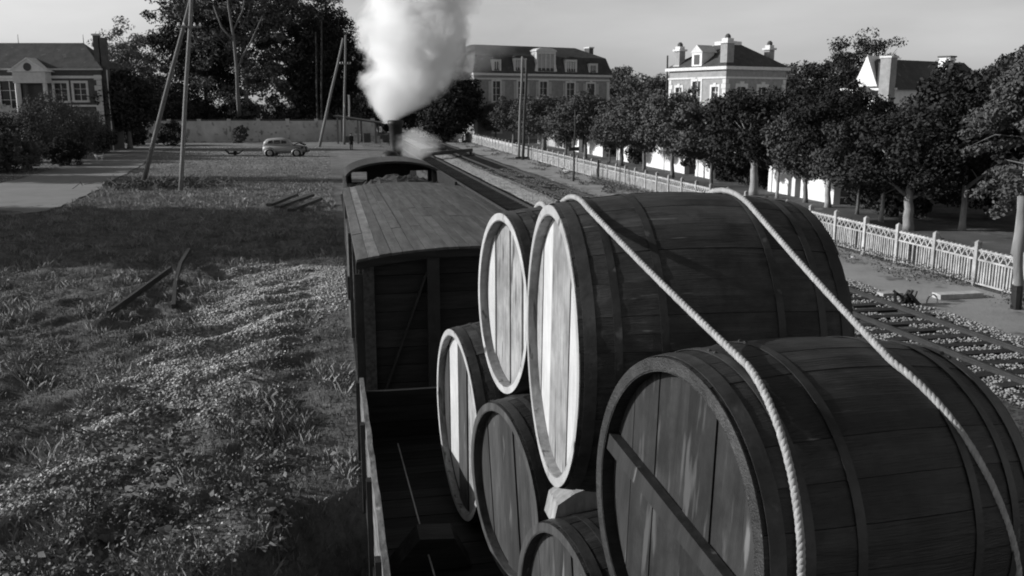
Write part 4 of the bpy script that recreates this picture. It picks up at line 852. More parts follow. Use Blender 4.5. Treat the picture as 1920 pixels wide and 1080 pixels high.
# ------------------------------------------------------------------ car
def car():
    p = G(536, 293); r_ = empty('parked_car', p, 'pale old rounded sedan parked on the open ground facing right', 'car', rz=R_(-11))
    # body loft: stations x, half width, z bottom, z top
    def loft(st, n=18, pw=2.6):
        mb = MB(); v = []
        for x, hw, zb, zt in st:
            zc, hz = (zb+zt)/2, (zt-zb)/2
            for k in range(n):
                a = 2*math.pi*k/n; c, s_ = math.cos(a), math.sin(a); v.append((x, hw*math.copysign(abs(c)**(2/pw), c), zc+hz*math.copysign(abs(s_)**(2/pw), s_)))
        f = [(i*n+k, i*n+(k+1) % n, (i+1)*n+(k+1) % n, (i+1)*n+k) for i in range(len(st)-1) for k in range(n)]+[tuple(range(n))[::-1], tuple((len(st)-1)*n+k for k in range(n))]
        return mb.add(v, f)
    body = loft([(-2.12, .35, .5, .8), (-2.05, .62, .38, 1.0), (-1.8, .74, .34, 1.13), (-1.3, .8, .32, 1.18), (-.5, .82, .32, 1.15), (.4, .8, .32, 1.12), (.9, .66, .34, 1.1), (1.4, .52, .36, 1.05), (1.8, .42, .4, .98), (1.98, .3, .45, .88)]).build('body', M['carpaint'], r_, True)
    cab = loft([(-2.05, .42, .9, 1.15), (-1.93, .58, .9, 1.45), (-1.7, .66, .9, 1.66), (-1.2, .69, .9, 1.76), (-.4, .69, .9, 1.79), (.15, .66, .9, 1.72), (.36, .62, .9, 1.6), (.55, .56, .9, 1.32), (.7, .5, .9, 1.1)], 18, 3.2).build('cabin', M['carpaint'], r_, True)
    for s in (-1, 1):
        for x, fr in ((-1.32, 1), (1.25, 0)):
            MB().tube([(x, s*.70, .4), (x, s*.825, .4)], .47, 20).build('arch_shade', M['rubber'], r_); w_ = MB().tube([(x, s*.60, .36), (x, s*.86, .36)], .36, 20).build('wheel', M['rubber'], r_); MB().tube([(x, s*.862, .36), (x, s*.89, .36)], [.24, .18], 16).build('hubcap', M['carpaint'], w_)  # dark disc behind each wheel stands in for the shade under the fender
            fn = MB(); n = 12; v = []
            for k in range(n+1):
                a = math.pi*(-.08+1.16*k/n); v += [(x-.5*math.cos(a), s*.58, .34+.5*math.sin(a)), (x-.53*math.cos(a), s*.86, .32+.46*math.sin(a)), (x-.44*math.cos(a), s*.87, .33+.39*math.sin(a))]
            fn.add(v, [(3*k+j, 3*k+j+1, 3*k+j+4, 3*k+j+3) for k in range(n) for j in range(2)]); fn.build('fender', M['carpaint'], r_, True)
        for x0, x1 in ((-1.55, -1.0), (-.93, -.3), (-.23, .3)):
            z0, z1 = 1.24, 1.56; y = s*.695; MB().add([(x0, y, z0), (x1, y, z0), (x1-.04, y-s*.02, z1-(.08 if x1 > .2 else 0)), (x0+(.12 if x0 < -1.5 else .02), y-s*.02, z1-(.06 if x0 < -1.5 else 0))], [(0, 1, 2, 3)]).build('side_window', M['pane'], r_)
        MB().blob((1.72, s*.5, .86), .13, 2, 0).build('headlight', M['pane'], r_, True); MB().b2(-.9, .85, s*.78, s*.9, .28, .33).build('running_board', M['rubber'], r_)
    MB().add([(.47, -.46, 1.16), (.47, .46, 1.16), (.4, .42, 1.5), (.4, -.42, 1.5)], [(0, 1, 2, 3)]).build('windscreen', M['pane'], r_)
    MB().b2(1.97, 2.03, -.3, .3, .45, .95).build('grille', M['iron'], r_); MB().b2(2.1, 2.18, -.75, .75, .42, .54).build('bumper', M['iron'], r_)
    MB().prism([(.85, 1.13), (1.4, 1.36), (1.95, 1.12), (1.9, 1.06), (1.4, 1.28), (.88, 1.1)], -.45, .45).build('bonnet', M['iron'], r_, True)
car()

# ------------------------------------------------------------------ person and dog
def skin(name, m, verts, edges, rad, parent=None, loc=(0, 0, 0), rz=0, root=0):
    me = bpy.data.meshes.new(name); me.from_pydata(verts, edges, []); o = bpy.data.objects.new(name, me); C.objects.link(o); me.materials.append(m)
    o.modifiers.new('s', 'SKIN'); o.modifiers.new('u', 'SUBSURF').levels = 2; o.modifiers['u'].render_levels = 2
    for i, r in enumerate(rad): me.skin_vertices[0].data[i].radius = (r, r); me.skin_vertices[0].data[i].use_root = (i == root)
    dg = bpy.context.evaluated_depsgraph_get(); dg.update(); nm = bpy.data.meshes.new_from_object(o.evaluated_get(dg)); bpy.data.objects.remove(o)
    for q in nm.polygons: q.use_smooth = True
    return link(name, nm, parent, loc, (0, 0, rz))
p = G(659, 281); r_ = empty('person', p, 'person in dark coat and hat standing beside the white post', 'person', rz=.5)
v = [(0, 0, .95), (0, 0, 1.15), (0, 0, 1.38), (0, .01, 1.5), (0, .02, 1.6), (0, 0, 1.7), (-.19, 0, 1.42), (-.25, .03, 1.15), (-.2, -.12, .95), (.19, 0, 1.42), (.25, .03, 1.15), (.2, -.1, .95), (-.1, 0, .85), (-.12, -.02, .48), (-.12, .02, .08), (-.12, -.12, .04), (.1, 0, .85), (.14, .05, .48), (.14, .1, .08), (.14, -.04, .04)]
e = [(0, 1), (1, 2), (2, 3), (3, 4), (4, 5), (2, 6), (6, 7), (7, 8), (2, 9), (9, 10), (10, 11), (0, 12), (12, 13), (13, 14), (14, 15), (0, 16), (16, 17), (17, 18), (18, 19)]
ra = [.16, .15, .17, .06, .09, .07, .08, .06, .04, .08, .06, .04, .1, .075, .055, .05, .1, .075, .055, .05]
skin('body', M['cloth'], v, e, ra, r_)
MB().blob((0, .0, 1.63), .1, 2, 0, (.85, 1, 1.15)).build('face', M['skin'], r_, True)
MB().tube([(0, 0, 1.69), (0, 0, 1.7), (0, 0, 1.71), (0, 0, 1.8)], [.16, .16, .1, .09], 14).build('hat', M['cloth'], r_, True)
MB().tube([(0, 0, .6), (0, 0, 1.0), (0, 0, 1.35)], [.24, .18, .2], 12).build('coat', M['cloth'], r_, True)
p = G(187, 301); r_ = empty('dog', p, 'small pale dog with raised tail beside the path', 'dog', rz=R_(-15))
v = [(0, 0, .36), (-.25, 0, .36), (.25, 0, .37), (-.38, 0, .5), (-.5, 0, .5), (.36, 0, .5), (.4, 0, .7), (-.22, -.08, .2), (-.22, -.08, .02), (-.22, .08, .2), (-.22, .08, .02), (.28, -.08, .24), (.22, -.08, .12), (.25, -.08, .02), (.28, .08, .24), (.22, .08, .12), (.25, .08, .02)]
e = [(0, 1), (0, 2), (1, 3), (3, 4), (2, 5), (5, 6), (1, 7), (7, 8), (1, 9), (9, 10), (2, 11), (11, 12), (12, 13), (2, 14), (14, 15), (15, 16)]
skin('body', M['fur'], v, e, [.11, .12, .1, .08, .05, .035, .02, .04, .03, .04, .03, .05, .03, .03, .05, .03, .03], r_)
for s in (-1, 1): MB().add([(-.37, s*.03, .55), (-.34, s*.07, .55), (-.36, s*.05, .66)], [(0, 1, 2)]).build('ear', M['fur'], r_)

# ------------------------------------------------------------------ locomotive and tender
def loco():
    r_ = empty('coal_tender', (1.75, 22.9, 0), 'black tender heaped with coal behind the boxcar', 'tender'); rel = (1.75, 22.9, 0)
    MB().b2(.4, .46, 22.9, 26.8, 1.3, 3.1).build('side_plate', M['iron'], r_, rel=rel); MB().b2(3.14, 3.2, 22.9, 26.8, 1.3, 3.2).build('side_plate', M['iron'], r_, rel=rel)
    MB().b2(.46, 3.14, 22.9, 22.96, 1.3, 3.0).build('rear_plate', M['iron'], r_, rel=rel); MB().b2(.4, 3.2, 22.9, 26.9, 1.1, 1.29).build('chassis', M['iron'], r_, rel=rel)
    n = 26; v = []; 
    for j in range(n+1):
        for i in range(n+1):
            x, y = .47+2.66*i/n, 22.97+3.8*j/n; v.append((x, y, 2.86+.42*math.sin(math.pi*i/n)*math.sin(math.pi*min(1, j/n+.25))+noise.noise(Vector((x*5, y*5, 0)))*.12+noise.noise(Vector((x*13, y*13, 0)))*.06))
    m = MB().add(v, [(j*(n+1)+i, j*(n+1)+i+1, (j+1)*(n+1)+i+1, (j+1)*(n+1)+i) for j in range(n) for i in range(n)]); tag(m.build('coal', M['coal'], r_, rel=rel), kind='stuff')
    for y in (23.8, 25.9):
        for x in (.95, 2.55): MB().tube([(x-.06, y, .55), (x+.06, y, .55)], .5, 20).build('wheel', M['iron'], r_, rel=rel)
    r_ = empty('steam_locomotive', (1.8, 27.2, 0), 'black steam locomotive with arched cab roof hauling the train', 'locomotive'); rel = (1.8, 27.2, 0)
    cx = 1.92; y0, y1 = 27.3, 29.4; hw = 1.42; ze, zt = 3.05, 3.48
    arc = [(cx+hw*1.02*math.sin(q), ze+(zt-ze)*(math.cos(q)-math.cos(1.45))/(1-math.cos(1.45))) for q in np.linspace(-1.45, 1.45, 17)]
    poly = arc+[(cx+(x-cx)*.96, z-.06) for x, z in arc[::-1]]
    m = MB()
    for i in range(16):
        a, b_, c, d = arc[i], arc[i+1], (cx+(arc[i+1][0]-cx)*.97, arc[i+1][1]-.06), (cx+(arc[i][0]-cx)*.97, arc[i][1]-.06)
        m.prism([a, b_, c, d], y0-.3, y1+.2)
    m.build('cab_roof', M['iron'], r_, rel=rel)
    for s in (-1, 1): MB().b2(cx+s*(hw-.05), cx+s*hw, y0, y1, 1.3, ze).build('cab_side', M['iron'], r_, rel=rel)
    wins = [(cx-1.2, cx-.72, 2.68, 3.0), (cx+.66, cx+1.22, 2.72, 3.02)]
    fr = MB(); wall_open(fr, cx-hw+.06, cx+hw-.06, 1.3, ze, y1-.06, y1, wins); 
    pr = [(x, z) for x, z in arc if 1]; fr.prism([(cx-hw+.06, ze+.001)]+[(cx+(x-cx)*.955, z-.065) for x, z in arc if z-.065 > ze+.01]+[(cx+hw-.06, ze+.001)], y1-.06, y1)
    fr.build('spectacle_plate', M['iron'], r_, rel=rel)
    MB().b2(cx-hw, cx+hw, y0-.2, y1, 1.15, 1.29).build('footplate', M['iron'], r_, rel=rel)
    MB().tube([(cx, y1-.9, 2.1), (cx, y1-.07, 2.1)], .72, 24).build('backhead', M['iron'], r_, rel=rel)
    # boiler, following the slight bend of the track
    def ax(t): return Vector((cx+.05*t+.0065*t*t, y1+t, 2.15))
    MB().tube([ax(k*9.0/8) for k in range(9)], .76, 24).build('boiler', M['iron'], r_, True, rel=rel)
    c = ax(8.1); MB().tube([c+Vector((0, 0, .7)), c+Vector((0, 0, 1.0)), c+Vector((0, 0, 2.05)), c+Vector((0, 0, 2.15)), c+Vector((0, 0, 2.3))], [.38, .25, .27, .34, .31], 18).build('chimney', M['iron'], r_, True, rel=rel)
    c = ax(3.9); MB().tube([c+Vector((0, 0, .7)), c+Vector((0, 0, 1.1)), c+Vector((0, 0, 1.25)), c+Vector((0, 0, 1.32))], [.36, .34, .24, .05], 18).build('steam_dome', M['iron'], r_, True, rel=rel)
    c = ax(1.6)+Vector((-.35, 0, .65)); MB().tube([c, c+Vector((0, 0, .55))], [.09, .08], 10).build('safety_valve', M['iron'], r_, rel=rel)
    for s in (-1, 1): MB().b2(cx+s*1.2-.25, cx+s*1.2+.25, y1+.01, y1+9, 1.35, 1.42).build('running_board', M['iron'], r_, rel=rel)
    for k in range(5):
        for s in (-1, 1): q = ax(1+k*1.6); MB().tube([(q.x+s*.72-.06, q.y, .8), (q.x+s*.72+.06, q.y, .8)], .72, 22).build('wheel', M['iron'], r_, rel=rel)
    return ax(8.1)
ch = loco()

# ------------------------------------------------------------------ boxcar
def boxcar():
    X0, X1, Y0, Y1 = .40, 3.04, 11.75, 21.4; cx = (X0+X1)/2; r_ = empty('boxcar', (cx, Y0, 0), 'dark wooden boxcar with arched plank roof coupled behind the tender', 'railway wagon'); rel = (cx, Y0, 0)
    hw = (X1-X0)/2+.09; ze, rise = 3.21, .13
    def zr(x): return ze+rise*(1-((x-cx)/hw)**2)
    n = 19; rr = random.Random(2)
    for i in range(n):
        xa, xb = cx-hw+2*hw*i/n+.0025, cx-hw+2*hw*(i+1)/n-.0025; cuts = [Y0-.12, Y0+rr.choice([2.1, 3.2, 4.4]), Y0+rr.choice([6.0, 6.8, 7.6]), Y1+.12]
        for k in range(3):
            dz = rr.uniform(-.004, .006); m = MB(); xs_ = [xa, (xa+xb)/2, xb]
            v = [(x, y, zr(x)+dz) for y in (cuts[k]+.004, cuts[k+1]-.004) for x in xs_]+[(x, y, zr(x)-.03) for y in (cuts[k]+.004, cuts[k+1]-.004) for x in xs_]
            m.add(v, [(0, 1, 4, 3), (1, 2, 5, 4), (6, 9, 10, 7), (7, 10, 11, 8), (0, 3, 9, 6), (2, 8, 11, 5), (0, 6, 7, 1), (1, 7, 8, 2), (3, 4, 10, 9), (4, 5, 11, 10)]); m.build('roof_board', M['roofpale' if i == 1 else 'roof'], r_, rel=rel)
    for y in (Y0-.135, Y1+.125):                      # end fascia under the roof edge
        m = MB()
        for i in range(16):
            xa, xb = cx-hw+2*hw*i/16, cx-hw+2*hw*(i+1)/16; m.add([(xa, y, zr(xa)-.032), (xb, y, zr(xb)-.032), (xb, y, zr(xb)-.13), (xa, y, zr(xa)-.13), (xa, y+.05, zr(xa)-.032), (xb, y+.05, zr(xb)-.032), (xb, y+.05, zr(xb)-.13), (xa, y+.05, zr(xa)-.13)], [(0, 1, 2, 3), (7, 6, 5, 4), (0, 4, 5, 1), (3, 2, 6, 7)])
        m.build('fascia', M['boardz'], r_, rel=rel)
    for x in (cx-hw+.01, cx+hw-.05): MB().b2(x, x+.04, Y0-.08, Y1+.07, ze-.12, ze-.035).build('gutter_board', M['board'], r_, rel=rel)
    # end wall: horizontal boards between posts
    z = 1.25; k = 0
    while z < 3.16:
        h = min(.245, 3.19-z); MB().b2(X0+.13, X1-.13, Y0+rr.uniform(0, .012), Y0+.06, z+.004, z+h-.004).build('end_board', M['boardz'], r_, rel=rel)
        MB().b2(X0+.13, X1-.13, Y1-.06, Y1, z+.004, z+h-.004).build('end_board', M['boardz'], r_, rel=rel); z += h
    for x in (X0+.06, X1-.06): MB().b2(x-.07, x+.07, Y0-.05, Y0+.1, 1.2, 3.17).build('corner_post', M['board'], r_, rel=rel)
    for x in (cx-.42, cx+.42):
        MB().b2(x-.08, x+.08, Y0-.09, Y0-.003, 1.15, 3.2).build('stanchion', M['iron'], r_, rel=rel)
    MB().b2(X0, X1, Y0-.06, Y0+.06, 1.02, 1.24).build('end_beam', M['iron'], r_, rel=rel)
    MB().bar((X0+.2, Y0-.03, 1.3), (cx-.5, Y0-.03, 3.0), .05, .03).build('brace', M['iron'], r_, rel=rel)
    # left side: horizontal boards, posts, sliding door
    z = 1.25
    while z < 3.16:
        h = min(.2, 3.19-z); MB().b2(X0+rr.uniform(0, .01), X0+.05, Y0+.11, Y1-.1, z+.004, z+h-.004).build('side_board', M['board'], r_, rel=rel); MB().b2(X1-.05, X1, Y0+.11, Y1-.1, z+.004, z+h-.004).build('side_board', M['board'], r_, rel=rel); z += h
    for y in (Y0+.05, Y0+1.6, Y0+3.3, Y0+6.3, Y0+8.0, Y1-.1): MB().b2(X0-.06, X0-.002, y-.05, y+.05, 1.15, 3.1).build('side_post', M['board'], r_, rel=rel)
    d = MB().b2(X0-.12, X0-.065, Y0+3.45, Y0+5.4, 1.25, 3.05).build('sliding_door', M['board'], r_, rel=rel); MB().b2(X0-.15, X0-.121, Y0+3.5, Y0+3.6, 1.9, 2.3).build('handle', M['iron'], d, rel=rel)
    MB().b2(X0-.1, X1+.1, Y0, Y1, 1.05, 1.2).build('chassis', M['iron'], r_, rel=rel)
    for s in (.75, cx*2-.75):
        MB().tube([(s, Y0-.55, 1.05), (s, Y0-.06, 1.05)], [.1, .08], 12).build('buffer', M['iron'], r_, rel=rel); 
    for s in (X0+.02, ): MB().b2(s-.14, s-.03, Y0-.02, Y0+.02, 1.5, 3.0).build('grab_iron', M['iron'], r_, rel=rel)
    for y in (Y0+1.8, Y1-1.8):
        for x in (cx-.75, cx+.75): MB().tube([(x-.06, y, .55), (x+.06, y, .55)], .5, 20).build('wheel', M['iron'], r_, rel=rel)
    for y in (Y0+1.8, Y1-1.8): MB().b2(X0-.02, X0+.12, y-.25, y+.25, .45, 1.0).build('axle_box', M['iron'], r_, rel=rel)
boxcar()

# ------------------------------------------------------------------ open wagon carrying the barrels
def open_wagon():
    X0, X1, Y0, Y1 = .27, 3.25, 1.0, 10.6; r_ = empty('open_wagon', (1.75, Y0, 0), 'open low sided goods wagon loaded with huge barrels', 'railway wagon'); rel = (1.75, Y0, 0); rr = random.Random(6)
    zf = 1.18
    y = Y0
    while y < Y1: MB().b2(X0+.06, X1-.06, y+.004, min(y+.21, Y1)-.004, zf-.05, zf+rr.uniform(-.004, .006)).build('floor_board', M['boardz'], r_, rel=rel); y += .21
    for k in range(4):
        z = zf-.05+k*.205
        for x, s in ((X0, 1), (X1-.05, 1)):
            m = MB(); a, n = Y0, 34; prev = None; v = []
            for j in range(n+1):
                yy = Y0+(Y1-Y0)*j/n; jt = noise.noise(Vector((yy*2.3, z*3, x)))*.012; tz = (noise.noise(Vector((yy*1.7, 9, x)))*.03 if k == 3 else -.004)
                v += [(x+jt, yy, z+.004), (x+.05+jt, yy, z+.004), (x+.05+jt, yy, z+.2+tz), (x+jt, yy, z+.2+tz)]
            f = [(4*j+q, 4*j+(q+1) % 4, 4*j+4+(q+1) % 4, 4*j+4+q) for j in range(n) for q in range(4)]+[(0, 1, 2, 3), (4*n+3, 4*n+2, 4*n+1, 4*n)]
            m.add(v, f).build('side_board', M['sill'], r_, rel=rel)
    for y in np.arange(Y0+.8, Y1, 1.45): 
        MB().b2(X0-.05, X0-.004, y-.05, y+.05, .95, 1.93).build('stake', M['iron'], r_, rel=rel); MB().b2(X1+.004, X1+.05, y-.05, y+.05, .95, 1.93).build('stake', M['iron'], r_, rel=rel)
    for k in range(3): MB().b2(X0+.06, X1-.06, Y1-.06, Y1, zf+.01+k*.2, zf+.2+k*.2).build('end_board', M['boardz'], r_, rel=rel)
    MB().b2(X0-.02, X1+.02, Y0, Y1, .9, 1.12).build('chassis', M['iron'], r_, rel=rel)
    for y in (Y0+1.8, Y1-1.8):
        for x in (1.0, 2.5): MB().tube([(x-.06, y, .55), (x+.06, y, .55)], .5, 20).build('wheel', M['iron'], r_, rel=rel)
    for s in (.95, 2.55): MB().tube([(s, Y1, 1.02), (s, Y1+.5, 1.02)], [.08, .17], 12).build('buffer', M['iron'], r_, rel=rel)
open_wagon()
# chocks and bits on the wagon floor
o = MB().prism([(-.35, 0), (.35, 0), (.2, .28), (-.1, .3)], -.15, .15).build('wooden_chock', M['boardz']); o.location = (.75, 7.4, 1.19); tag(o, 'dark wooden chock lying on the wagon floor beside the wire', 'chock')
o = MB().tube([(0, 0, 0), (.05, -2.2, -.02), (.12, -4.9, .03)], .008, 6).build('wire', M['chime']); o.location = (.66, 9.9, 1.35); tag(o, 'thin taut wire running along the wagon floor', 'wire')

# ------------------------------------------------------------------ barrels
BAR = {}
def barrel(key, c, yaw, pit, Rh, Ln, label, body, heads, turn=0, bar=None, nst=30, chime='chime', seed=0, hoops=(.035, .13, .29, .71, .87, .965), bul=.085, rot=0, depth=.06):
    r_ = empty('barrel', c, label, 'barrel', 'huge barrels roped on the open wagon'); r_.rotation_euler = Matrix.Rotation(yaw, 3, 'Z').to_euler()
    mrot = Matrix.Rotation(yaw, 4, 'Z') @ Matrix.Rotation(-pit, 4, 'Y'); r_.rotation_euler = mrot.to_euler()
    rr = random.Random(seed); Rb = Rh*(1+bul); th = .058
    def rad(t): return Rh+(Rb-Rh)*math.sin(math.pi*t)**.9 if 0 < t < 1 else Rh
    BAR[key] = (Vector(c), mrot.to_3x3(), rad, Ln)
    # staves (one shared mesh, turned about the axis)
    half = math.pi/nst; n = 12; th = .058; v = []
    for j in range(n+1):
        t = j/n; ro = rad(t); ri = ro-th; g = .0016/ro
        v += [(t*Ln, ro*math.sin(-half+g), ro*math.cos(-half+g)-.002), (t*Ln, 0, ro), (t*Ln, ro*math.sin(half-g), ro*math.cos(half-g)-.002), (t*Ln, ri*math.sin(half-g*.3), ri*math.cos(half-g*.3)), (t*Ln, ri*math.sin(-half+g*.3), ri*math.cos(-half+g*.3))]
    f = [(5*j+q, 5*j+(q+1) % 5, 5*j+5+(q+1) % 5, 5*j+5+q) for j in range(n) for q in range(5)]+[(0, 1, 2, 3, 4), tuple(5*n+q for q in (4, 3, 2, 1, 0))]
    sm_ = MB().add(v, f).mesh('stave', M[body])
    for k in range(nst): a_ = 2*math.pi*k/nst+rot; dr = rr.uniform(-.004, .0015); link('stave', sm_, r_, (rr.uniform(-.005, .004), -math.sin(a_)*dr, math.cos(a_)*dr), (a_, 0, 0))
    # pale chime ring: the sawn stave ends
    m = MB(); q = 120; v = []
    for k in range(q):
        a = 2*math.pi*k/q
        for (x, r) in ((-.006, Rh-.002), (-.006, Rh-.058+.001), (.001, Rh-.058+.001), (.001, Rh-.002)): v.append((x, r*math.sin(a), r*math.cos(a)))
    m.add(v, [(4*k+j, 4*k+(j+1) % 4, 4*((k+1) % q)+(j+1) % 4, 4*((k+1) % q)+j) for k in range(q) for j in range(4)]); m.build('chime', M[chime], r_)
    # the bared inner lip of the staves in front of the head
    m = MB(); v = []
    for k in range(q):
        a = 2*math.pi*k/q
        for (x, r) in ((-.004, Rh-th-.0015), (depth, Rh-th-.0015), (depth, Rh-th-.006), (-.004, Rh-th-.006)): v.append((x, r*math.sin(a), r*math.cos(a)))
    m.add(v, [(4*k+j, 4*k+(j+1) % 4, 4*((k+1) % q)+(j+1) % 4, 4*((k+1) % q)+j) for k in range(q) for j in range(4)]); m.build('inner_lip', M['pale2' if chime == 'chime' else chime], r_)
    for h in hoops:
        w_ = .065 if h in (hoops[0], hoops[-1]) else .042; t0, t1 = h-w_/2/Ln, h+w_/2/Ln; m = MB(); v = []
        for k in range(q):
            a = 2*math.pi*k/q; wv = 0
            for (t, d) in ((t0, .001), (t0, .003), (t1, .003), (t1, .001)): v.append((t*Ln, (rad(max(0, min(1, t)))+d)*math.sin(a), (rad(max(0, min(1, t)))+d)*math.cos(a)))
        m.add(v, [(4*k+j, 4*k+(j+1) % 4, 4*((k+1) % q)+(j+1) % 4, 4*((k+1) % q)+j) for k in range(q) for j in range(4)]); hp = m.build('hoop', M['hoop'], r_)
        ang = rr.uniform(-.2, 1.6)
        for d in (-.03, .03): a = ang+d; ro = rad(h)+.003; MB().blob((h*Ln, ro*math.sin(a), ro*math.cos(a)), .011, 1, 0).build('rivet', M['iron'], hp)
    # head boards
    Ri = Rh-th-.004; us = [0]; 
    for wd, _, _ in heads: us.append(us[-1]+wd)
    tot = us[-1]
    for i, (wd, mn, dx) in enumerate(heads):
        u0, u1 = -Ri+2*Ri*us[i]/tot+.003, -Ri+2*Ri*us[i+1]/tot-.003; m = MB(); n = 7; pts = []
        for k in range(n+1): u = u0+(u1-u0)*k/n; pts.append((u, math.sqrt(max(0, Ri*Ri-u*u))))
        poly = pts+[(u, -h) for u, h in pts[::-1]]
        cl_ = [];
        for pz in poly:
            if not cl_ or (abs(pz[0]-cl_[-1][0])+abs(pz[1]-cl_[-1][1])) > 1e-4: cl_.append(pz)
        ct, st = math.cos(turn), math.sin(turn); k = len(cl_)
        v = [(depth+dx, u*ct-z*st, u*st+z*ct) for u, z in cl_]+[(depth+dx+.03, u*ct-z*st, u*st+z*ct) for u, z in cl_]
        m.add(v, [tuple(range(k)), tuple(range(2*k-1, k-1, -1))]+[(a, (a+1) % k, (a+1) % k+k, a+k) for a in range(k)])
        m.build('head_board', M[mn], r_)
    # far head as one disc of boards
    m = MB(); m.tube([(Ln-.09, 0, 0), (Ln-.06, 0, 0)], Rh-th-.006, 40).build('rear_head', M['dark'], r_)
    if bar:
        a, wd, mn = bar; Lb = Ri*.985; m = MB(); m.box((depth-.028, 0, 0), (.05, 2*Lb, wd)); 
        o = m.build('cross_bar', M[mn], r_); o.rotation_euler = (a, 0, 0)
    return r_
dg_ = R_
barrel('a', (1.28, 5.18, 3.75), dg_(-3.2), dg_(-.4), .85, 1.52, 'largest barrel on top of the load with a bright pale head and two ropes', 'oak', [(.4, 'pale2', .0), (.65, 'pale', .006), (1.1, 'pale2', 0), (.6, 'pale', .002), (.4, 'pale2', -.004)], dg_(2), seed=1)
barrel('b', (1.33, 7.03, 3.60), dg_(5.1), dg_(-.8), .73, 1.45, 'smaller top barrel with gaps between its pale head boards, left of the largest', 'oak', [(.35, 'mid', .0), (.35, 'pale', .012), (.6, 'pale2', -.004), (.12, 'dark', .012), (.8, 'pale2', .004), (.5, 'pale', -.01)], dg_(-3), seed=2, depth=.075)
barrel('c', (1.12, 8.25, 2.15), dg_(4.8), dg_(.8), .92, 1.55, 'lower barrel nearest the boxcar with a pale head split by a dark board', 'oak', [(.35, 'mid', 0), (.9, 'pale2', .004), (.7, 'mid', -.012), (.9, 'pale', .01), (.5, 'mid', 0)], dg_(3), seed=3)
barrel('d', (1.22, 6.42, 2.24), dg_(10.9), dg_(1.3), .70, 1.45, 'dark weathered lower barrel between the pale headed one and the lowest front one', 'oak_dark', [(.5, 'mid', 0), (.6, 'mid', .004), (.6, 'dark', -.008), (.7, 'mid', .006), (.5, 'dark', 0)], dg_(-6), chime='mid', seed=4)
barrel('f', (1.30, 4.96, 1.93), dg_(10), dg_(-1), .69, 1.45, 'dark lower barrel at the bottom of the picture partly hidden by the front barrel', 'oak_dark', [(.5, 'dark', 0), (.6, 'mid', .004), (.6, 'dark', -.006), (.6, 'mid', 0), (.5, 'dark', 0)], dg_(-12), chime='mid', seed=5)
barrel('e', (1.38, 3.44, 3.43), dg_(8.7), dg_(-2.8), .70, 1.36, 'front black barrel with a diagonal bar across its dark streaked head', 'oak_dark', [(.5, 'dark', 0), (.6, 'streak', .004), (.6, 'streak', -.003), (.7, 'streak', .003), (.6, 'streak', 0), (.5, 'dark', 0)], dg_(-2), bar=(R_(12), .085, 'dark'), chime='oak_dark', seed=6, nst=28)
# packing under the stack: other barrels of the load lower down
barrel('g', (1.45, 3.42, 1.93), dg_(4), 0, .70, 1.4, 'dark barrel in the bottom tier under the front black barrel', 'oak_dark', [(1, 'dark', 0), (1, 'mid', 0), (1, 'dark', 0)], 0, chime='mid', seed=8)
# pale wooden wedge under the largest barrel
p = atY(1068, 925, 5.35); o = MB().prism([(-.2, -.16), (.2, -.16), (.13, .06), (.02, .075), (-.06, .05), (-.17, -.02)], -.12, .12).build('wooden_wedge', M['pale2']); o.location = (p.x+.06, p.y, p.z); tag(o, 'pale wooden wedge jammed under the largest barrel', 'wedge')

# ropes: taut over the two upper barrels
def circ(key, X):
    c, R, rad, Ln = BAR[key]; axv = R @ Vector((1, 0, 0)); t = (X-c.x)/axv.x; p = c+axv*t; return p.y, p.z, rad(max(0, min(1, t/Ln)))
def rope(xa, xe, xend, label, rr_=.0165, back=2.2):
    k = .03
    ya, za_, ra_ = circ('a', xa); ye, ze_, re_ = circ('e', xe); ra_ += rr_+.004; re_ += rr_+.004
    # upper outer tangent between the two circles in the y-z plane
    dy, dz = ye-ya, ze_-za_; d = math.hypot(dy, dz); base = math.atan2(dz, dy); off = math.acos((ra_-re_)/d); th = (base-off) % (2*math.pi)
    if math.sin(th) < 0: th = (base+off) % (2*math.pi)
    pts = []
    for q in np.linspace(R_(-35), th, 26): pts.append((xa-(th-q)*.0, q, 'a'))
    out = []
    for _, q, _ in pts:
        yy, zz, r2_ = circ('a', xa); r2_ += rr_+.004; out.append(Vector((xa, yy+r2_*math.cos(q), zz+r2_*math.sin(q))))
    n = 30; qs = np.linspace(th, R_(215), n); es = []
    for i, q in enumerate(qs):
        X = xe+(xend-xe)*(i/(n-1)); yy, zz, r2_ = circ('e', X); r2_ += rr_+.004; es.append(Vector((X, yy+r2_*math.cos(q), zz+r2_*math.sin(q))))
    A, B_ = out[-1], es[0]; mid = [A.lerp(B_, s)-Vector((0, 0, .012*math.sin(math.pi*s))) for s in np.linspace(0, 1, 14)[1:-1]]
    P_ = out+mid+es
    # resample and twist three strands
    seg = [0]; 
    for i in range(1, len(P_)): seg.append(seg[-1]+(P_[i]-P_[i-1]).length)
    Lt = seg[-1]; N_ = int(Lt/.012); S = []; j = 0
    for i in range(N_+1):
        s = Lt*i/N_
        while j < len(seg)-2 and seg[j+1] < s: j += 1
        S.append(P_[j].lerp(P_[j+1], (s-seg[j])/max(1e-6, seg[j+1]-seg[j])))
    root = empty('rope', P_[0], label, 'rope', 'ropes over the barrels')
    for st in range(3):
        ln = []
        u = Vector((1, 0, 0))
        for i, p_ in enumerate(S):
            t_ = (S[min(i+1, N_)]-S[max(i-1, 0)]).normalized(); u = (u-t_*u.dot(t_)).normalized(); w_ = t_.cross(u); a = Lt*i/N_/.075*2*math.pi+st*2.0944
            ln.append(p_+(u*math.cos(a)+w_*math.sin(a))*rr_*.33*(1+.12*math.sin(i*.043+st))-P_[0])
        MB().tube(ln, rr_*.70, 7).build('strand', M['rope'], root, True)
rope(1.43, 1.64, 1.60, 'left rope pulled over the largest barrel and down the front one')
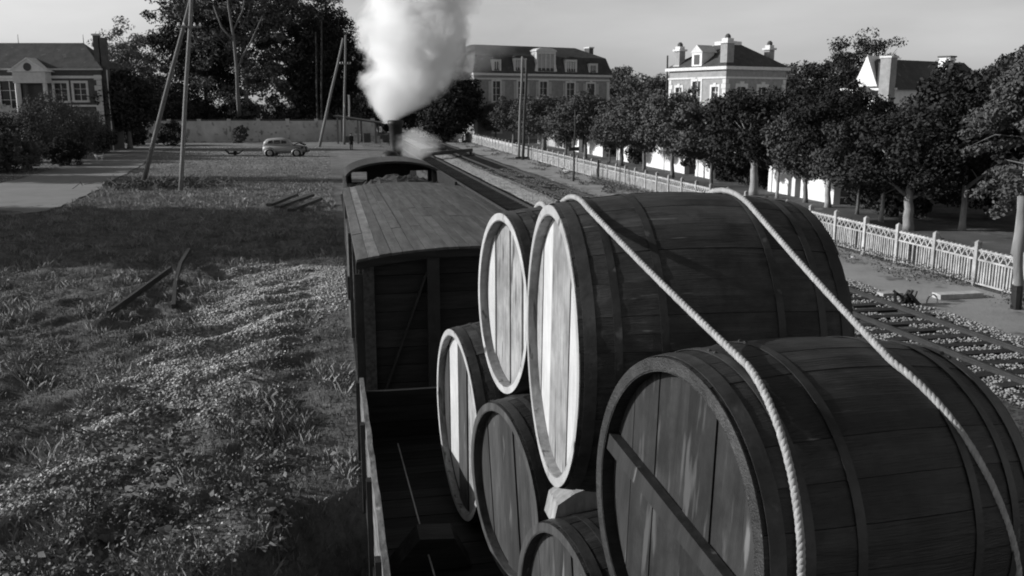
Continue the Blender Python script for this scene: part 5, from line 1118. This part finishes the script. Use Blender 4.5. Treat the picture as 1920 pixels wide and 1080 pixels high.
rope(2.36, 2.33, 2.85, 'right rope pulled over the largest barrel and down the front one')
# short rope end over the smaller top barrel
ya, za_, ra_ = circ('b', 1.62); ln = [Vector((1.62+.10*(1-s), ya+(ra_+.03)*math.cos(q), za_+(ra_+.03)*math.sin(q))) for s, q in zip(np.linspace(0, 1, 16), np.linspace(R_(40), R_(150), 16))]
o = MB().tube([v-ln[0] for v in ln], .022, 8).build('rope', M['rope'], None, True); o.location = ln[0]; tag(o, 'short length of rope over the smaller top barrel', 'rope', 'ropes over the barrels')

# ------------------------------------------------------------------ steam
def steam(name, rings, dens, seed, nscale=.55, thr=.18, bright=1.0, aniso=0):
    """rings: (x, y, z, r) up a bending column; closed lofted domain, density carved by noise in the node tree"""
    mb = MB(); n = 20; v = []
    for x, y, z, r in rings:
        for k in range(n): a = 2*math.pi*k/n; v.append((x+1.4*r*math.cos(a), y+1.4*r*.8*math.sin(a), z))
    f = [(i*n+k, i*n+(k+1) % n, (i+1)*n+(k+1) % n, (i+1)*n+k) for i in range(len(rings)-1) for k in range(n)]+[tuple(range(n))[::-1], tuple((len(rings)-1)*n+k for k in range(n))]
    m = bpy.data.materials.new(name); m.use_nodes = True; t = m.node_tree; t.nodes.clear(); N = t.nodes.new; l = t.links.new
    out = N('ShaderNodeOutputMaterial'); pv = N('ShaderNodeVolumePrincipled'); l(pv.outputs[0], out.inputs['Volume']); pv.inputs['Color'].default_value = (bright, bright, bright, 1); pv.inputs['Anisotropy'].default_value = aniso
    co = N('ShaderNodeTexCoord'); sx = N('ShaderNodeSeparateXYZ'); l(co.outputs['Object'], sx.inputs[0])
    z0, z1 = rings[0][2], rings[-1][2]
    def curve(idx):
        mr_ = N('ShaderNodeMapRange'); mr_.inputs[1].default_value = z0; mr_.inputs[2].default_value = z1; l(sx.outputs['Z'], mr_.inputs[0])
        fc = N('ShaderNodeFloatCurve'); l(mr_.outputs[0], fc.inputs['Value']); vals = [q[idx] for q in rings]; lo, hi = min(vals), max(vals)+1e-6; cv = fc.mapping.curves[0]
        fc.mapping.use_clip = False
        cv.points[0].location = (0, (vals[0]-lo)/(hi-lo)); cv.points[1].location = (1, (vals[-1]-lo)/(hi-lo))
        for q in rings[1:-1]: cv.points.new((q[2]-z0)/(z1-z0), (q[idx]-lo)/(hi-lo))
        fc.mapping.update()
        o = N('ShaderNodeMath'); o.operation = 'MULTIPLY_ADD'; l(fc.outputs[0], o.inputs[0]); o.inputs[1].default_value = hi-lo; o.inputs[2].default_value = lo; return o.outputs[0]
    def mt(op, a, b_=None, c=None):
        o = N('ShaderNodeMath'); o.operation = op
        for i, q in enumerate((a, b_, c)):
            if q is None: continue
            if isinstance(q, (int, float)): o.inputs[i].default_value = q
            else: l(q, o.inputs[i])
        return o.outputs[0]
    dx = mt('SUBTRACT', sx.outputs['X'], curve(0)); dy = mt('DIVIDE', mt('SUBTRACT', sx.outputs['Y'], curve(1)), .8); rad_ = curve(3)
    d = mt('DIVIDE', mt('SQRT', mt('ADD', mt('MULTIPLY', dx, dx), mt('MULTIPLY', dy, dy))), rad_)
    n1 = N('ShaderNodeTexNoise'); n1.inputs['Scale'].default_value = nscale; n1.inputs['Detail'].default_value = 7; n1.inputs['Roughness'].default_value = .68; n1.inputs['Distortion'].default_value = .6; l(co.outputs['Object'], n1.inputs[0])
    q = mt('SUBTRACT', mt('SUBTRACT', 1.0, d), mt('MULTIPLY', mt('SUBTRACT', .55, n1.outputs[0]), 2.1))
    ed = N('ShaderNodeMapRange'); ed.inputs[1].default_value = thr-.05; ed.inputs[2].default_value = thr+.45; ed.inputs[3].default_value = 0; ed.inputs[4].default_value = dens; l(q, ed.inputs[0]); l(ed.outputs[0], pv.inputs['Density'])
    o = mb.add(v, f).build('steam', m); tag(o, kind='stuff'); m.cycles.volume_step_rate = .5
    return o
def col(lst):
    out = []
    for px, py, r, Y in lst: p = atY(px, py, Y); out.append((p.x, p.y, p.z, r))
    return out
steam('steam_plume', col([(727, 232, .26, 37.6), (731, 218, .6, 37.7), (742, 200, 1.15, 38), (757, 176, 1.6, 38.2), (776, 142, 2.15, 38.8), (782, 95, 2.3, 39.3), (784, 45, 2.35, 39.8), (786, 0, 2.4, 40), (805, -110, 2.9, 41), (845, -260, 4.2, 42), (895, -420, 4.8, 43)]), 4.0, 1, .7, .0)
steam('steam_haze', col([(850, 150, 1.0, 41), (868, 110, 2.0, 42), (890, 60, 2.6, 42), (915, 0, 3.2, 43), (950, -80, 4.0, 44), (980, -300, 5, 46)]), .07, 5, .45, -.1)
steam('steam_low', col([(778, 304, .15, 34), (780, 294, .5, 34), (786, 280, .8, 34), (786, 266, .85, 34), (783, 254, .7, 34), (780, 245, .4, 34), (779, 238, .1, 34)]), .8, 2, 1.6, -.1)
